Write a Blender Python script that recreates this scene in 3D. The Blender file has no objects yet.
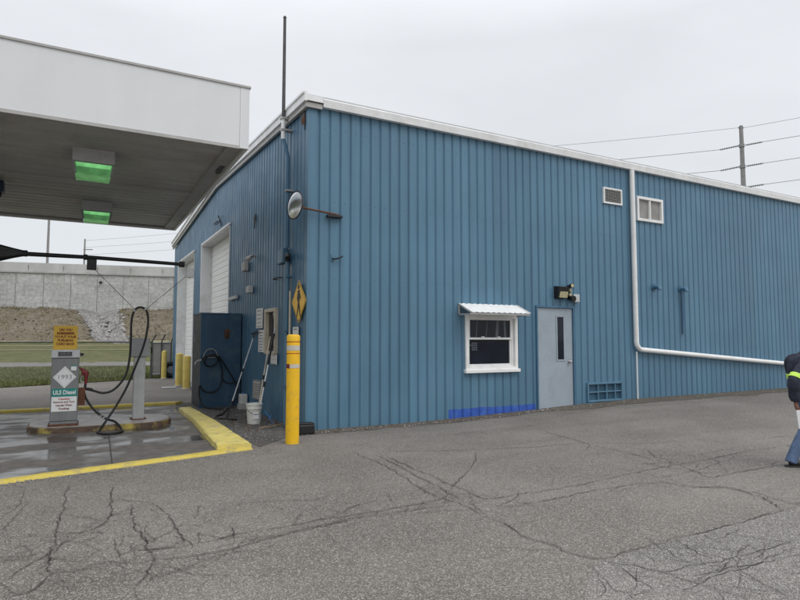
import bpy, bmesh, math, random
from mathutils import Vector, Matrix, noise as mnoise
R = math.radians
random.seed(7)
S = bpy.context.scene
COL = S.collection

# ------------------------------------------------------------------ camera, sky, sun, exposure
cam_d = bpy.data.cameras.new('camera'); cam = bpy.data.objects.new('camera', cam_d); COL.objects.link(cam)
cam.location = (-3.44, -9.56, 1.55)
cam.rotation_euler = (R(90 + 3.9), 0, R(-28.7))
cam_d.sensor_width = 36.0; cam_d.lens = 587 / 800 * 36
cam_d.clip_start = 0.05; cam_d.clip_end = 2000
S.camera = cam
S.view_settings.view_transform = 'Standard'; S.view_settings.look = 'None'
S.view_settings.exposure = 0.0; S.view_settings.gamma = 1.0; S.view_settings.use_curve_mapping = False

SUN_AZ, SUN_EL = R(150), R(52)      # high overcast sun behind the camera, to its right (azimuth clockwise from +Y)
w = bpy.data.worlds.new('World'); S.world = w; w.use_nodes = True
nt = w.node_tree; nt.nodes.clear()
def N(t, **k):
    n = nt.nodes.new(t)
    for a, b in k.items(): setattr(n, a, b)
    return n
L = nt.links.new
tc = N('ShaderNodeTexCoord'); sep = N('ShaderNodeSeparateXYZ'); L(tc.outputs['Generated'], sep.inputs[0])
sky = N('ShaderNodeTexSky', sky_type='NISHITA', sun_disc=False, sun_elevation=SUN_EL, sun_rotation=SUN_AZ)
dim = N('ShaderNodeVectorMath', operation='SCALE'); L(sky.outputs[0], dim.inputs[0]); dim.inputs['Scale'].default_value = 0.10
grad = N('ShaderNodeValToRGB'); L(sep.outputs['Z'], grad.inputs[0])      # overcast layer, brightest overhead
e = grad.color_ramp.elements
e[0].position = 0.0; e[0].color = (.80, .82, .85, 1)
e[1].position = 1.0; e[1].color = (2.0, 2.05, 2.15, 1)
for p, c in ((.16, (.82, .845, .875, 1)), (.46, (.88, .905, .94, 1)), (.66, (1.40, 1.44, 1.50, 1))):
    x = e.new(p); x.color = c
mp = N('ShaderNodeMapping'); L(tc.outputs['Generated'], mp.inputs[0]); mp.inputs['Scale'].default_value = (1, 1, 2.6)
n1 = N('ShaderNodeTexNoise'); L(mp.outputs[0], n1.inputs['Vector']); n1.inputs['Scale'].default_value = 2.2; n1.inputs['Detail'].default_value = 6; n1.inputs['Roughness'].default_value = .55
cl = N('ShaderNodeMapRange'); L(n1.outputs[0], cl.inputs[0])
cl.inputs['From Min'].default_value = .3; cl.inputs['From Max'].default_value = .7; cl.inputs['To Min'].default_value = .95; cl.inputs['To Max'].default_value = 1.05
mul = N('ShaderNodeVectorMath', operation='SCALE'); L(grad.outputs[0], mul.inputs[0]); L(cl.outputs[0], mul.inputs['Scale'])
mx = N('ShaderNodeMixRGB'); mx.inputs[0].default_value = .90; L(dim.outputs[0], mx.inputs[1]); L(mul.outputs[0], mx.inputs[2])
bg = N('ShaderNodeBackground'); L(mx.outputs[0], bg.inputs[0]); bg.inputs[1].default_value = 1.0
wo = N('ShaderNodeOutputWorld'); L(bg.outputs[0], wo.inputs[0])

sl = bpy.data.lights.new('sun', 'SUN'); sl.energy = 0.9; sl.angle = R(30); sl.color = (1, .97, .93)
so = bpy.data.objects.new('sun', sl); COL.objects.link(so)
sd = Vector((math.sin(SUN_AZ) * math.cos(SUN_EL), math.cos(SUN_AZ) * math.cos(SUN_EL), math.sin(SUN_EL)))
so.rotation_euler = sd.to_track_quat('Z', 'Y').to_euler(); so.location = (5, -20, 25)

# ------------------------------------------------------------------ materials
def mat(name, col, rough=.6, metal=0.0, var=.12, scale=6, streak=None, bump=0, bscale=40, dirt=None, dscale=3, damt=.45, spec=.5, speck=None, sheet=None):
    """procedural paint / metal / earth: base colour with noise, optional streaks, dirt blotches, specks and bump"""
    m = bpy.data.materials.new(name); m.use_nodes = True
    t = m.node_tree; ns = t.nodes; lk = t.links.new; b = ns['Principled BSDF']
    b.inputs['Roughness'].default_value = rough; b.inputs['Metallic'].default_value = metal
    b.inputs['Specular IOR Level'].default_value = spec
    tcn = ns.new('ShaderNodeTexCoord'); src = tcn.outputs['Object']
    def noise(sc, det=4, vec=None, r=.55):
        n = ns.new('ShaderNodeTexNoise'); n.inputs['Scale'].default_value = sc; n.inputs['Detail'].default_value = det; n.inputs['Roughness'].default_value = r
        lk(vec or src, n.inputs['Vector']); return n.outputs[0]
    def remap(o, a, bb, c, d):
        n = ns.new('ShaderNodeMapRange'); lk(o, n.inputs[0])
        for i, v in zip(('From Min', 'From Max', 'To Min', 'To Max'), (a, bb, c, d)): n.inputs[i].default_value = v
        return n.outputs[0]
    f = remap(noise(scale), .3, .7, 1 - var, 1 + var)
    if streak:
        mpn = ns.new('ShaderNodeMapping'); lk(src, mpn.inputs[0]); mpn.inputs['Scale'].default_value = streak
        f2 = remap(noise(1.0, 5, mpn.outputs[0]), .3, .7, 1 - var, 1 + var)
        mm = ns.new('ShaderNodeMath'); mm.operation = 'MULTIPLY'; lk(f, mm.inputs[0]); lk(f2, mm.inputs[1]); f = mm.outputs[0]
    if sheet:                                                         # every metre-wide sheet faded a little differently
        sx = ns.new('ShaderNodeSeparateXYZ'); lk(src, sx.inputs[0]); fl = ns.new('ShaderNodeMath'); fl.operation = 'FLOOR'; lk(sx.outputs[sheet], fl.inputs[0])
        wn = ns.new('ShaderNodeTexWhiteNoise'); wn.noise_dimensions = '1D'; lk(fl.outputs[0], wn.inputs['W'])
        mm = ns.new('ShaderNodeMath'); mm.operation = 'MULTIPLY'; lk(f, mm.inputs[0]); lk(remap(wn.outputs['Value'], 0, 1, .94, 1.06), mm.inputs[1]); f = mm.outputs[0]
    sc = ns.new('ShaderNodeVectorMath'); sc.operation = 'SCALE'; sc.inputs[0].default_value = col[:3]; lk(f, sc.inputs['Scale'])
    out = sc.outputs[0]
    if dirt:
        mxn = ns.new('ShaderNodeMixRGB'); lk(remap(noise(dscale, 6, None, .65), .5, .72, 0, damt), mxn.inputs[0]); lk(out, mxn.inputs[1]); mxn.inputs[2].default_value = (*dirt, 1); out = mxn.outputs[0]
    if speck:
        ssc, scol, thr = speck
        v = ns.new('ShaderNodeTexVoronoi'); v.inputs['Scale'].default_value = ssc; lk(src, v.inputs['Vector'])
        sp = ns.new('ShaderNodeSeparateXYZ'); lk(v.outputs['Color'], sp.inputs[0])
        mxn = ns.new('ShaderNodeMixRGB'); lk(remap(sp.outputs[0], thr, thr + .05, 0, 1), mxn.inputs[0]); lk(out, mxn.inputs[1]); mxn.inputs[2].default_value = (*scol, 1); out = mxn.outputs[0]
    lk(out, b.inputs['Base Color'])
    if rough > .15:
        lk(remap(noise(scale * 2.3), .3, .7, rough * .85, min(1, rough * 1.15)), b.inputs['Roughness'])
    if bump:
        bp = ns.new('ShaderNodeBump'); bp.inputs['Strength'].default_value = bump; bp.inputs['Distance'].default_value = .01
        lk(noise(bscale, 3), bp.inputs['Height']); lk(bp.outputs[0], b.inputs['Normal'])
    return m

def asphalt(name, c1, c2, light, big=.45):
    m = bpy.data.materials.new(name); m.use_nodes = True
    t = m.node_tree; ns = t.nodes; lk = t.links.new; b = ns['Principled BSDF']
    src = ns.new('ShaderNodeTexCoord').outputs['Object']
    def noise(sc, det, r=.6):
        n = ns.new('ShaderNodeTexNoise'); n.inputs['Scale'].default_value = sc; n.inputs['Detail'].default_value = det; n.inputs['Roughness'].default_value = r
        lk(src, n.inputs['Vector']); return n.outputs[0]
    def remap(o, a, bb, c, d):
        n = ns.new('ShaderNodeMapRange'); lk(o, n.inputs[0])
        for i, v in zip(('From Min', 'From Max', 'To Min', 'To Max'), (a, bb, c, d)): n.inputs[i].default_value = v
        return n.outputs[0]
    def mix(f, a, bcol):
        n = ns.new('ShaderNodeMixRGB'); lk(f, n.inputs[0])
        if isinstance(a, tuple): n.inputs[1].default_value = (*a, 1)
        else: lk(a, n.inputs[1])
        if isinstance(bcol, tuple): n.inputs[2].default_value = (*bcol, 1)
        else: lk(bcol, n.inputs[2])
        return n.outputs[0]
    base = mix(remap(noise(big, 7), .36, .64, 0, 1), c1, c2)
    mpg = ns.new('ShaderNodeMapping'); lk(src, mpg.inputs[0]); mpg.inputs['Scale'].default_value = (.16, .85, 1); mpg.inputs['Rotation'].default_value = (0, 0, R(-12))
    tr_ = ns.new('ShaderNodeTexNoise'); tr_.inputs['Scale'].default_value = 1.5; tr_.inputs['Detail'].default_value = 5; lk(mpg.outputs[0], tr_.inputs['Vector'])
    base = mix(remap(tr_.outputs[0], .46, .66, 0, .40), base, tuple(x * .66 for x in c1))          # tyre wear in bands
    base = mix(remap(noise(2.6, 6, .7), .52, .75, 0, .35), base, tuple(x * .62 for x in c1))      # stains
    v = ns.new('ShaderNodeTexVoronoi'); v.inputs['Scale'].default_value = 190; lk(src, v.inputs['Vector'])
    sp = ns.new('ShaderNodeSeparateXYZ'); lk(v.outputs['Color'], sp.inputs[0])
    base = mix(remap(sp.outputs[0], .0, .40, .62, 0), base, tuple(x * .30 for x in c1))            # binder gaps
    base = mix(remap(sp.outputs[1], .66, .92, 0, .75), base, light)                                # pale stones
    v2 = ns.new('ShaderNodeTexVoronoi'); v2.inputs['Scale'].default_value = 95; lk(src, v2.inputs['Vector'])
    sp2 = ns.new('ShaderNodeSeparateXYZ'); lk(v2.outputs['Color'], sp2.inputs[0])
    base = mix(remap(sp2.outputs[2], .82, .98, 0, .45), base, tuple(x * 1.25 for x in light))
    lk(base, b.inputs['Base Color']); b.inputs['Roughness'].default_value = .88
    b.inputs['Specular IOR Level'].default_value = .3
    bp = ns.new('ShaderNodeBump'); bp.inputs['Strength'].default_value = .55; bp.inputs['Distance'].default_value = .006
    lk(v.outputs['Distance'], bp.inputs['Height']); lk(bp.outputs[0], b.inputs['Normal'])
    return m

def wet_concrete(name):
    m = bpy.data.materials.new(name); m.use_nodes = True
    t = m.node_tree; ns = t.nodes; lk = t.links.new; b = ns['Principled BSDF']
    src = ns.new('ShaderNodeTexCoord').outputs['Object']
    def noise(sc, det, vec=None):
        n = ns.new('ShaderNodeTexNoise'); n.inputs['Scale'].default_value = sc; n.inputs['Detail'].default_value = det; lk(vec or src, n.inputs['Vector']); return n.outputs[0]
    def remap(o, a, bb, c, d):
        n = ns.new('ShaderNodeMapRange'); lk(o, n.inputs[0])
        for i, v in zip(('From Min', 'From Max', 'To Min', 'To Max'), (a, bb, c, d)): n.inputs[i].default_value = v
        return n.outputs[0]
    mpn = ns.new('ShaderNodeMapping'); lk(src, mpn.inputs[0]); mpn.inputs['Scale'].default_value = (.7, 1.5, 1); mpn.inputs['Location'].default_value = (.3, .2, 0)
    wet = noise(1.05, 4, mpn.outputs[0])
    wm = remap(wet, .45, .58, 0, 1)
    n = ns.new('ShaderNodeMixRGB'); lk(wm, n.inputs[0]); n.inputs[1].default_value = (.125, .113, .101, 1); n.inputs[2].default_value = (.052, .047, .043, 1)
    n2 = ns.new('ShaderNodeMixRGB'); n2.blend_type = 'MULTIPLY'; n2.inputs[0].default_value = 1
    g = ns.new('ShaderNodeValToRGB'); lk(noise(7, 6), g.inputs[0]); g.color_ramp.elements[0].color = (.6, .6, .6, 1); g.color_ramp.elements[0].position = .3; g.color_ramp.elements[1].color = (1.15, 1.13, 1.1, 1); g.color_ramp.elements[1].position = .7
    lk(n.outputs[0], n2.inputs[1]); lk(g.outputs[0], n2.inputs[2]); lk(n2.outputs[0], b.inputs['Base Color'])
    lk(remap(wm, 0, 1, .7, .09), b.inputs['Roughness'])
    bp = ns.new('ShaderNodeBump'); bp.inputs['Strength'].default_value = .32; bp.inputs['Distance'].default_value = .004; lk(noise(26, 5), bp.inputs['Height']); lk(bp.outputs[0], b.inputs['Normal'])
    return m

def glass(name, col, rough=.04):
    m = mat(name, col, rough, var=.25, scale=2, spec=.22); return m

def emit(name, col, strength, base=(.05, .2, .06)):
    m = bpy.data.materials.new(name); m.use_nodes = True; t = m.node_tree; b = t.nodes['Principled BSDF']
    b.inputs['Base Color'].default_value = (*base, 1); b.inputs['Roughness'].default_value = .25
    nz = t.nodes.new('ShaderNodeTexNoise'); nz.inputs['Scale'].default_value = 4; tcn = t.nodes.new('ShaderNodeTexCoord'); t.links.new(tcn.outputs['Object'], nz.inputs['Vector'])
    mr = t.nodes.new('ShaderNodeMapRange'); t.links.new(nz.outputs[0], mr.inputs[0]); mr.inputs['From Min'].default_value = .3; mr.inputs['From Max'].default_value = .7; mr.inputs['To Min'].default_value = strength * .55; mr.inputs['To Max'].default_value = strength * 1.45
    b.inputs['Emission Color'].default_value = (*col, 1); t.links.new(mr.outputs[0], b.inputs['Emission Strength']); return m

def stone_wall(name):
    m = bpy.data.materials.new(name); m.use_nodes = True
    t = m.node_tree; ns = t.nodes; lk = t.links.new; b = ns['Principled BSDF']
    uv = ns.new('ShaderNodeUVMap').outputs[0]
    def brick(w_, h_, off, sq, mo, a, c, loc):
        mpn = ns.new('ShaderNodeMapping'); lk(uv, mpn.inputs[0]); mpn.inputs['Location'].default_value = loc
        n = ns.new('ShaderNodeTexBrick'); lk(mpn.outputs[0], n.inputs['Vector']); n.offset = off; n.squash = sq; n.squash_frequency = 3
        n.inputs['Scale'].default_value = 1; n.inputs['Brick Width'].default_value = w_; n.inputs['Row Height'].default_value = h_; n.inputs['Mortar Size'].default_value = mo; n.inputs['Mortar Smooth'].default_value = .2
        n.inputs['Color1'].default_value = (a, a, a * .97, 1); n.inputs['Color2'].default_value = (c, c * .99, c * .95, 1); n.inputs['Mortar'].default_value = (.22, .22, .21, 1); return n
    k1 = brick(1.9, .62, .37, .6, .016, .46, .40, (0, 0, 0)); k2 = brick(1.3, 1.24, .61, 1.5, .014, .52, .42, (.4, .31, 0))
    nz = ns.new('ShaderNodeTexNoise'); nz.inputs['Scale'].default_value = .35; nz.inputs['Detail'].default_value = 2; lk(uv, nz.inputs['Vector'])
    sm = ns.new('ShaderNodeMapRange'); lk(nz.outputs[0], sm.inputs[0]); sm.inputs['From Min'].default_value = .49; sm.inputs['From Max'].default_value = .51
    mx_ = ns.new('ShaderNodeMixRGB'); lk(sm.outputs[0], mx_.inputs[0]); lk(k1.outputs['Color'], mx_.inputs[1]); lk(k2.outputs['Color'], mx_.inputs[2])
    n3 = ns.new('ShaderNodeTexNoise'); n3.inputs['Scale'].default_value = 3; n3.inputs['Detail'].default_value = 6; lk(uv, n3.inputs['Vector'])
    r = ns.new('ShaderNodeMapRange'); lk(n3.outputs[0], r.inputs[0]); r.inputs['From Min'].default_value = .3; r.inputs['From Max'].default_value = .7; r.inputs['To Min'].default_value = .8; r.inputs['To Max'].default_value = 1.15
    s_ = ns.new('ShaderNodeVectorMath'); s_.operation = 'SCALE'; lk(mx_.outputs[0], s_.inputs[0]); lk(r.outputs[0], s_.inputs['Scale'])
    lk(s_.outputs[0], b.inputs['Base Color']); b.inputs['Roughness'].default_value = .9
    return m

def earth(name, cols, sc=(.25, 1.4, 9), rough=.95, bump=.6):
    m = bpy.data.materials.new(name); m.use_nodes = True
    t = m.node_tree; ns = t.nodes; lk = t.links.new; b = ns['Principled BSDF']; b.inputs['Roughness'].default_value = rough; b.inputs['Specular IOR Level'].default_value = .15
    src = ns.new('ShaderNodeTexCoord').outputs['Object']
    out = None
    for i, s in enumerate(sc):
        n = ns.new('ShaderNodeTexNoise'); n.inputs['Scale'].default_value = s; n.inputs['Detail'].default_value = 5; n.inputs['Roughness'].default_value = .65; lk(src, n.inputs['Vector'])
        r = ns.new('ShaderNodeMapRange'); lk(n.outputs[0], r.inputs[0]); r.inputs['From Min'].default_value = .4; r.inputs['From Max'].default_value = .62; r.inputs['To Max'].default_value = .8 if i else 1
        mx_ = ns.new('ShaderNodeMixRGB'); lk(r.outputs[0], mx_.inputs[0])
        if out is None: mx_.inputs[1].default_value = (*cols[0], 1)
        else: lk(out, mx_.inputs[1])
        mx_.inputs[2].default_value = (*cols[i + 1], 1); out = mx_.outputs[0]
        last = n
    lk(out, b.inputs['Base Color'])
    bp = ns.new('ShaderNodeBump'); bp.inputs['Strength'].default_value = bump; bp.inputs['Distance'].default_value = .1; lk(last.outputs[0], bp.inputs['Height']); lk(bp.outputs[0], b.inputs['Normal'])
    return m

M = {}
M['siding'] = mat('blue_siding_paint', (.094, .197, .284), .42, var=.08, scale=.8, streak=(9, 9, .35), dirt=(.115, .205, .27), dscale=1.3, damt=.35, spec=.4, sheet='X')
M['siding_shaded'] = mat('blue_siding_shaded', (.064, .155, .246), .42, var=.13, scale=.9, streak=(9, 9, .3), dirt=(.13, .22, .28), dscale=2.2, damt=.5, spec=.4, sheet='Y')  # siding blue darkened, so the gable side's shade sits in the colour
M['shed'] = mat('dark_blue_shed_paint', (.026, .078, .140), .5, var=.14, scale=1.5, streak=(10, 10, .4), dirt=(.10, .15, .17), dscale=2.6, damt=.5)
M['shed_dark'] = mat('shed_side_dark', (.006, .011, .024), .5, var=.15, scale=3)  # much darker copy of the shed colour, for side and back
M['bright_blue'] = mat('bright_blue_paint', (.034, .105, .45), .5, var=.15, scale=5, dirt=(.09, .19, .34), dscale=5, damt=.8)
M['trim'] = mat('white_trim', (.80, .80, .79), .45, var=.06, scale=2, streak=(6, 6, .6), dirt=(.42, .41, .38), dscale=2.5, damt=.35)
M['trim_grey'] = mat('weathered_shaded_trim', (.42, .41, .39), .55, var=.12, scale=3, dirt=(.3, .29, .26), dscale=4)  # grey trim; on the rake soffit it also carries painted shadow
M['white'] = mat('white_paint', (.82, .82, .80), .42, var=.05, scale=3, dirt=(.5, .48, .44), dscale=5, damt=.3)
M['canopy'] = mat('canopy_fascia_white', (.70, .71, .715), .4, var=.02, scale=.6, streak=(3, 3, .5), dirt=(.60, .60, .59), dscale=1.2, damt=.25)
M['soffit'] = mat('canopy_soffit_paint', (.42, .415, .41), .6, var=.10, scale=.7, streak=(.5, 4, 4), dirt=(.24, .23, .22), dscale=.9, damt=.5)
M['roof'] = mat('roof_sheet', (.45, .46, .46), .5, var=.1, scale=1)
M['door'] = mat('grey_door_paint', (.32, .37, .415), .5, var=.07, scale=1.6, dirt=(.22, .24, .26), dscale=3, damt=.45)
M['roller'] = mat('white_roller_door', (.84, .84, .82), .5, var=.05, scale=2, dirt=(.5, .48, .44), dscale=2, damt=.3)
M['jamb'] = mat('grey_white_jamb', (.70, .71, .71), .5, var=.07, scale=2, dirt=(.38, .37, .35), dscale=3)
M['glass'] = glass('dark_glass', (.012, .016, .026))
M['glass_blue'] = glass('blue_block_glass', (.045, .10, .15), .18)
M['pane_dull'] = mat('dusty_pane', (.27, .26, .25), .35, var=.2, scale=4)
M['pane_mark'] = mat('grey_pane_mark', (.10, .11, .13), .6, var=.1)
M['yellow'] = mat('safety_yellow_plastic', (.86, .50, .012), .42, var=.05, scale=4, dirt=(.45, .29, .06), dscale=9, damt=.5)
M['yellow_pale'] = mat('faded_yellow_paint', (.64, .49, .12), .6, var=.12, scale=5, dirt=(.45, .38, .2), dscale=4)
M['kerb'] = mat('worn_yellow_kerb_paint', (.66, .55, .155), .65, var=.12, scale=4, dirt=(.30, .265, .18), dscale=4.5, damt=.85, bump=.4, bscale=30)
M['kerb_front'] = mat('scuffed_yellow_kerb_paint', (.55, .43, .075), .7, var=.18, scale=6, dirt=(.20, .17, .12), dscale=6, damt=1.0, bump=.5, bscale=30)
M['sign_y'] = mat('sign_yellow', (.86, .50, .03), .4, var=.08, scale=6, dirt=(.4, .24, .06), dscale=7)
M['sign_o'] = mat('sign_ochre', (.60, .38, .045), .5, var=.06, scale=6)
M['black'] = mat('black_paint', (.010, .010, .011), .5, var=.1)
M['rubber'] = mat('black_rubber', (.008, .008, .009), .55, var=.15, scale=12)
M['grey'] = mat('grey_box_paint', (.25, .255, .26), .5, var=.10, scale=5, dirt=(.2, .19, .17), dscale=8)
M['grey_l'] = mat('light_grey_paint', (.50, .51, .52), .5, var=.06, scale=5, dirt=(.3, .29, .27), dscale=7)
M['post'] = mat('post_paint', (.37, .375, .375), .5, var=.08, scale=5, streak=(12, 12, 1), dirt=(.22, .20, .18), dscale=6)
M['disp'] = mat('dispenser_steel', (.205, .21, .21), .42, metal=.2, var=.09, scale=5, streak=(14, 14, 1), dirt=(.16, .16, .155), dscale=5)
M['steel'] = mat('galvanised_steel', (.42, .43, .44), .4, metal=.7, var=.1, scale=8)
M['dark_steel'] = mat('dark_mast_steel', (.075, .07, .07), .5, metal=.3, var=.2, scale=6)
M['chrome'] = mat('mirror_face', (.85, .89, .93), .24, metal=1.0, var=.04)
M['rust'] = mat('rust', (.12, .05, .025), .9, var=.35, scale=18, dirt=(.05, .03, .02), dscale=12, bump=.6)
M['island'] = mat('island_concrete', (.27, .25, .235), .45, var=.2, scale=4, dirt=(.14, .11, .09), dscale=6, bump=.3)
M['island_edge'] = mat('rusty_yellow_edge', (.095, .062, .042), .8, var=.35, scale=9, dirt=(.50, .40, .09), dscale=3.2, damt=1.0, bump=.6, bscale=25)
M['red'] = mat('nozzle_red', (.17, .018, .022), .5, var=.12)
M['red_text'] = mat('red_ink', (.42, .02, .03), .6, var=.05)
M['dark_red'] = mat('maroon_ink', (.16, .015, .012), .6, var=.05)
M['teal'] = mat('teal_decal', (.010, .23, .20), .5, var=.06)
M['ink'] = mat('dark_ink', (.04, .04, .045), .6, var=.05)
M['ink_l'] = mat('faded_ink', (.30, .31, .33), .6, var=.05)
M['paper'] = mat('white_paper', (.74, .74, .73), .6, var=.05, scale=5)
M['reflect'] = mat('reflective_band', (.55, .51, .45), .35, var=.1)
M['orange'] = mat('orange_groove', (.55, .14, .02), .6, var=.1)
M['cream'] = mat('cream_frame', (.56, .50, .40), .55, var=.12, scale=5, dirt=(.35, .28, .2), dscale=6)
M['wood'] = mat('tan_wood', (.36, .25, .14), .6, var=.15, streak=(20, 20, 2))
M['bucket'] = mat('white_bucket_plastic', (.68, .67, .63), .4, var=.06, scale=6, dirt=(.42, .38, .32), dscale=8, damt=.6)
M['blue_plastic'] = mat('blue_plastic', (.05, .17, .42), .4, var=.1)
M['green_lens'] = emit('green_lamp_lens', (.20, .66, .22), .25)
M['green_bright'] = emit('green_lens_glow', (.30, .90, .32), .55)  # stronger glow for the strips along the lens top
M['lamp_lens'] = mat('yellowed_lens', (.50, .45, .28), .25, var=.2, scale=25)
M['navy'] = mat('navy_jacket', (.016, .020, .036), .85, var=.2, scale=12, bump=.4, bscale=30)
M['hivis'] = mat('lime_reflective_band', (.55, .80, .10), .5, var=.06)
M['hivis_s'] = mat('silver_band', (.62, .64, .62), .35, var=.05)
M['skin'] = mat('brown_skin', (.22, .10, .065), .5, var=.1, scale=20)
M['denim'] = mat('blue_denim', (.085, .13, .22), .85, var=.22, scale=9, streak=(30, 30, 3), bump=.3, bscale=60)
M['hair'] = mat('black_hair', (.012, .010, .009), .6, var=.2, scale=40)
M['sole'] = mat('dark_sole', (.03, .03, .03), .7, var=.1)
M['eye'] = mat('eye_white', (.6, .58, .55), .3, var=.02)
M['asphalt'] = asphalt('weathered_asphalt', (.114, .101, .088), (.178, .162, .143), (.37, .345, .31))
M['asphalt_coarse'] = asphalt('coarse_asphalt', (.128, .117, .104), (.172, .158, .142), (.46, .44, .41), .8)
M['asphalt_dark'] = asphalt('dark_asphalt', (.070, .066, .062), (.10, .094, .088), (.22, .21, .195), .9)
M['crack'] = mat('crack_fill', (.050, .044, .038), .95, var=.3, scale=30)
M['dirt'] = earth('damp_dirt', ((.105, .086, .066), (.07, .057, .046), (.15, .128, .104), (.19, .175, .15)), (1.3, 9, 60))
M['pad'] = wet_concrete('wet_concrete')
M['grass'] = earth('mown_grass', ((.120, .120, .042), (.065, .085, .024), (.200, .170, .085), (.060, .078, .024)), (.22, 1.1, 6))
M['blade'] = mat('grass_blade', (.105, .118, .034), .8, var=.35, scale=1.5)
M['weed'] = mat('dry_weed', (.17, .145, .075), .9, var=.5, scale=1.2)
M['dry_grass'] = earth('dry_grass', ((.25, .215, .125), (.19, .17, .085), (.30, .25, .16), (.2, .18, .1)), (.4, 2, 8))
M['path'] = earth('gravel_path', ((.155, .147, .138), (.125, .118, .11), (.20, .19, .178), (.23, .22, .205)), (.5, 4, 14), bump=.3)
M['bank'] = earth('bare_bank', ((.165, .132, .100), (.130, .122, .078), (.225, .190, .150), (.095, .080, .058)), (.16, .9, 4.2))
M['stone'] = mat('pale_riprap', (.26, .25, .238), .9, var=.45, scale=2.5)
M['pebble'] = mat('grey_pebble', (.26, .25, .235), .9, var=.45, scale=9)
M['wall_stone'] = stone_wall('panel_stone')
M['concrete'] = mat('barrier_concrete', (.44, .435, .42), .9, var=.09, scale=.5, streak=(.8, .8, .12), dirt=(.26, .25, .23), dscale=.35, damt=.55)
M['joint'] = mat('wall_joint', (.16, .16, .15), .9)
M['mesh_wire'] = mat('chainlink_wire', (.28, .29, .29), .5, metal=.5, var=.1)
M['fence_dark'] = mat('dark_fence_pipe', (.075, .08, .075), .6, var=.2)
M['slat'] = mat('grey_privacy_slat', (.34, .33, .34), .6, var=.1, scale=2)
M['wood_pole'] = mat('grey_pole', (.27, .26, .255), .9, var=.14, streak=(8, 8, .3))
M['wire'] = mat('wire', (.26, .27, .28), .6)
M['dblue'] = mat('dark_blue_fixture', (.012, .022, .06), .4, var=.1)
M['leaf_dead'] = mat('dead_leaf', (.14, .085, .04), .9, var=.4, scale=20)

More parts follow.
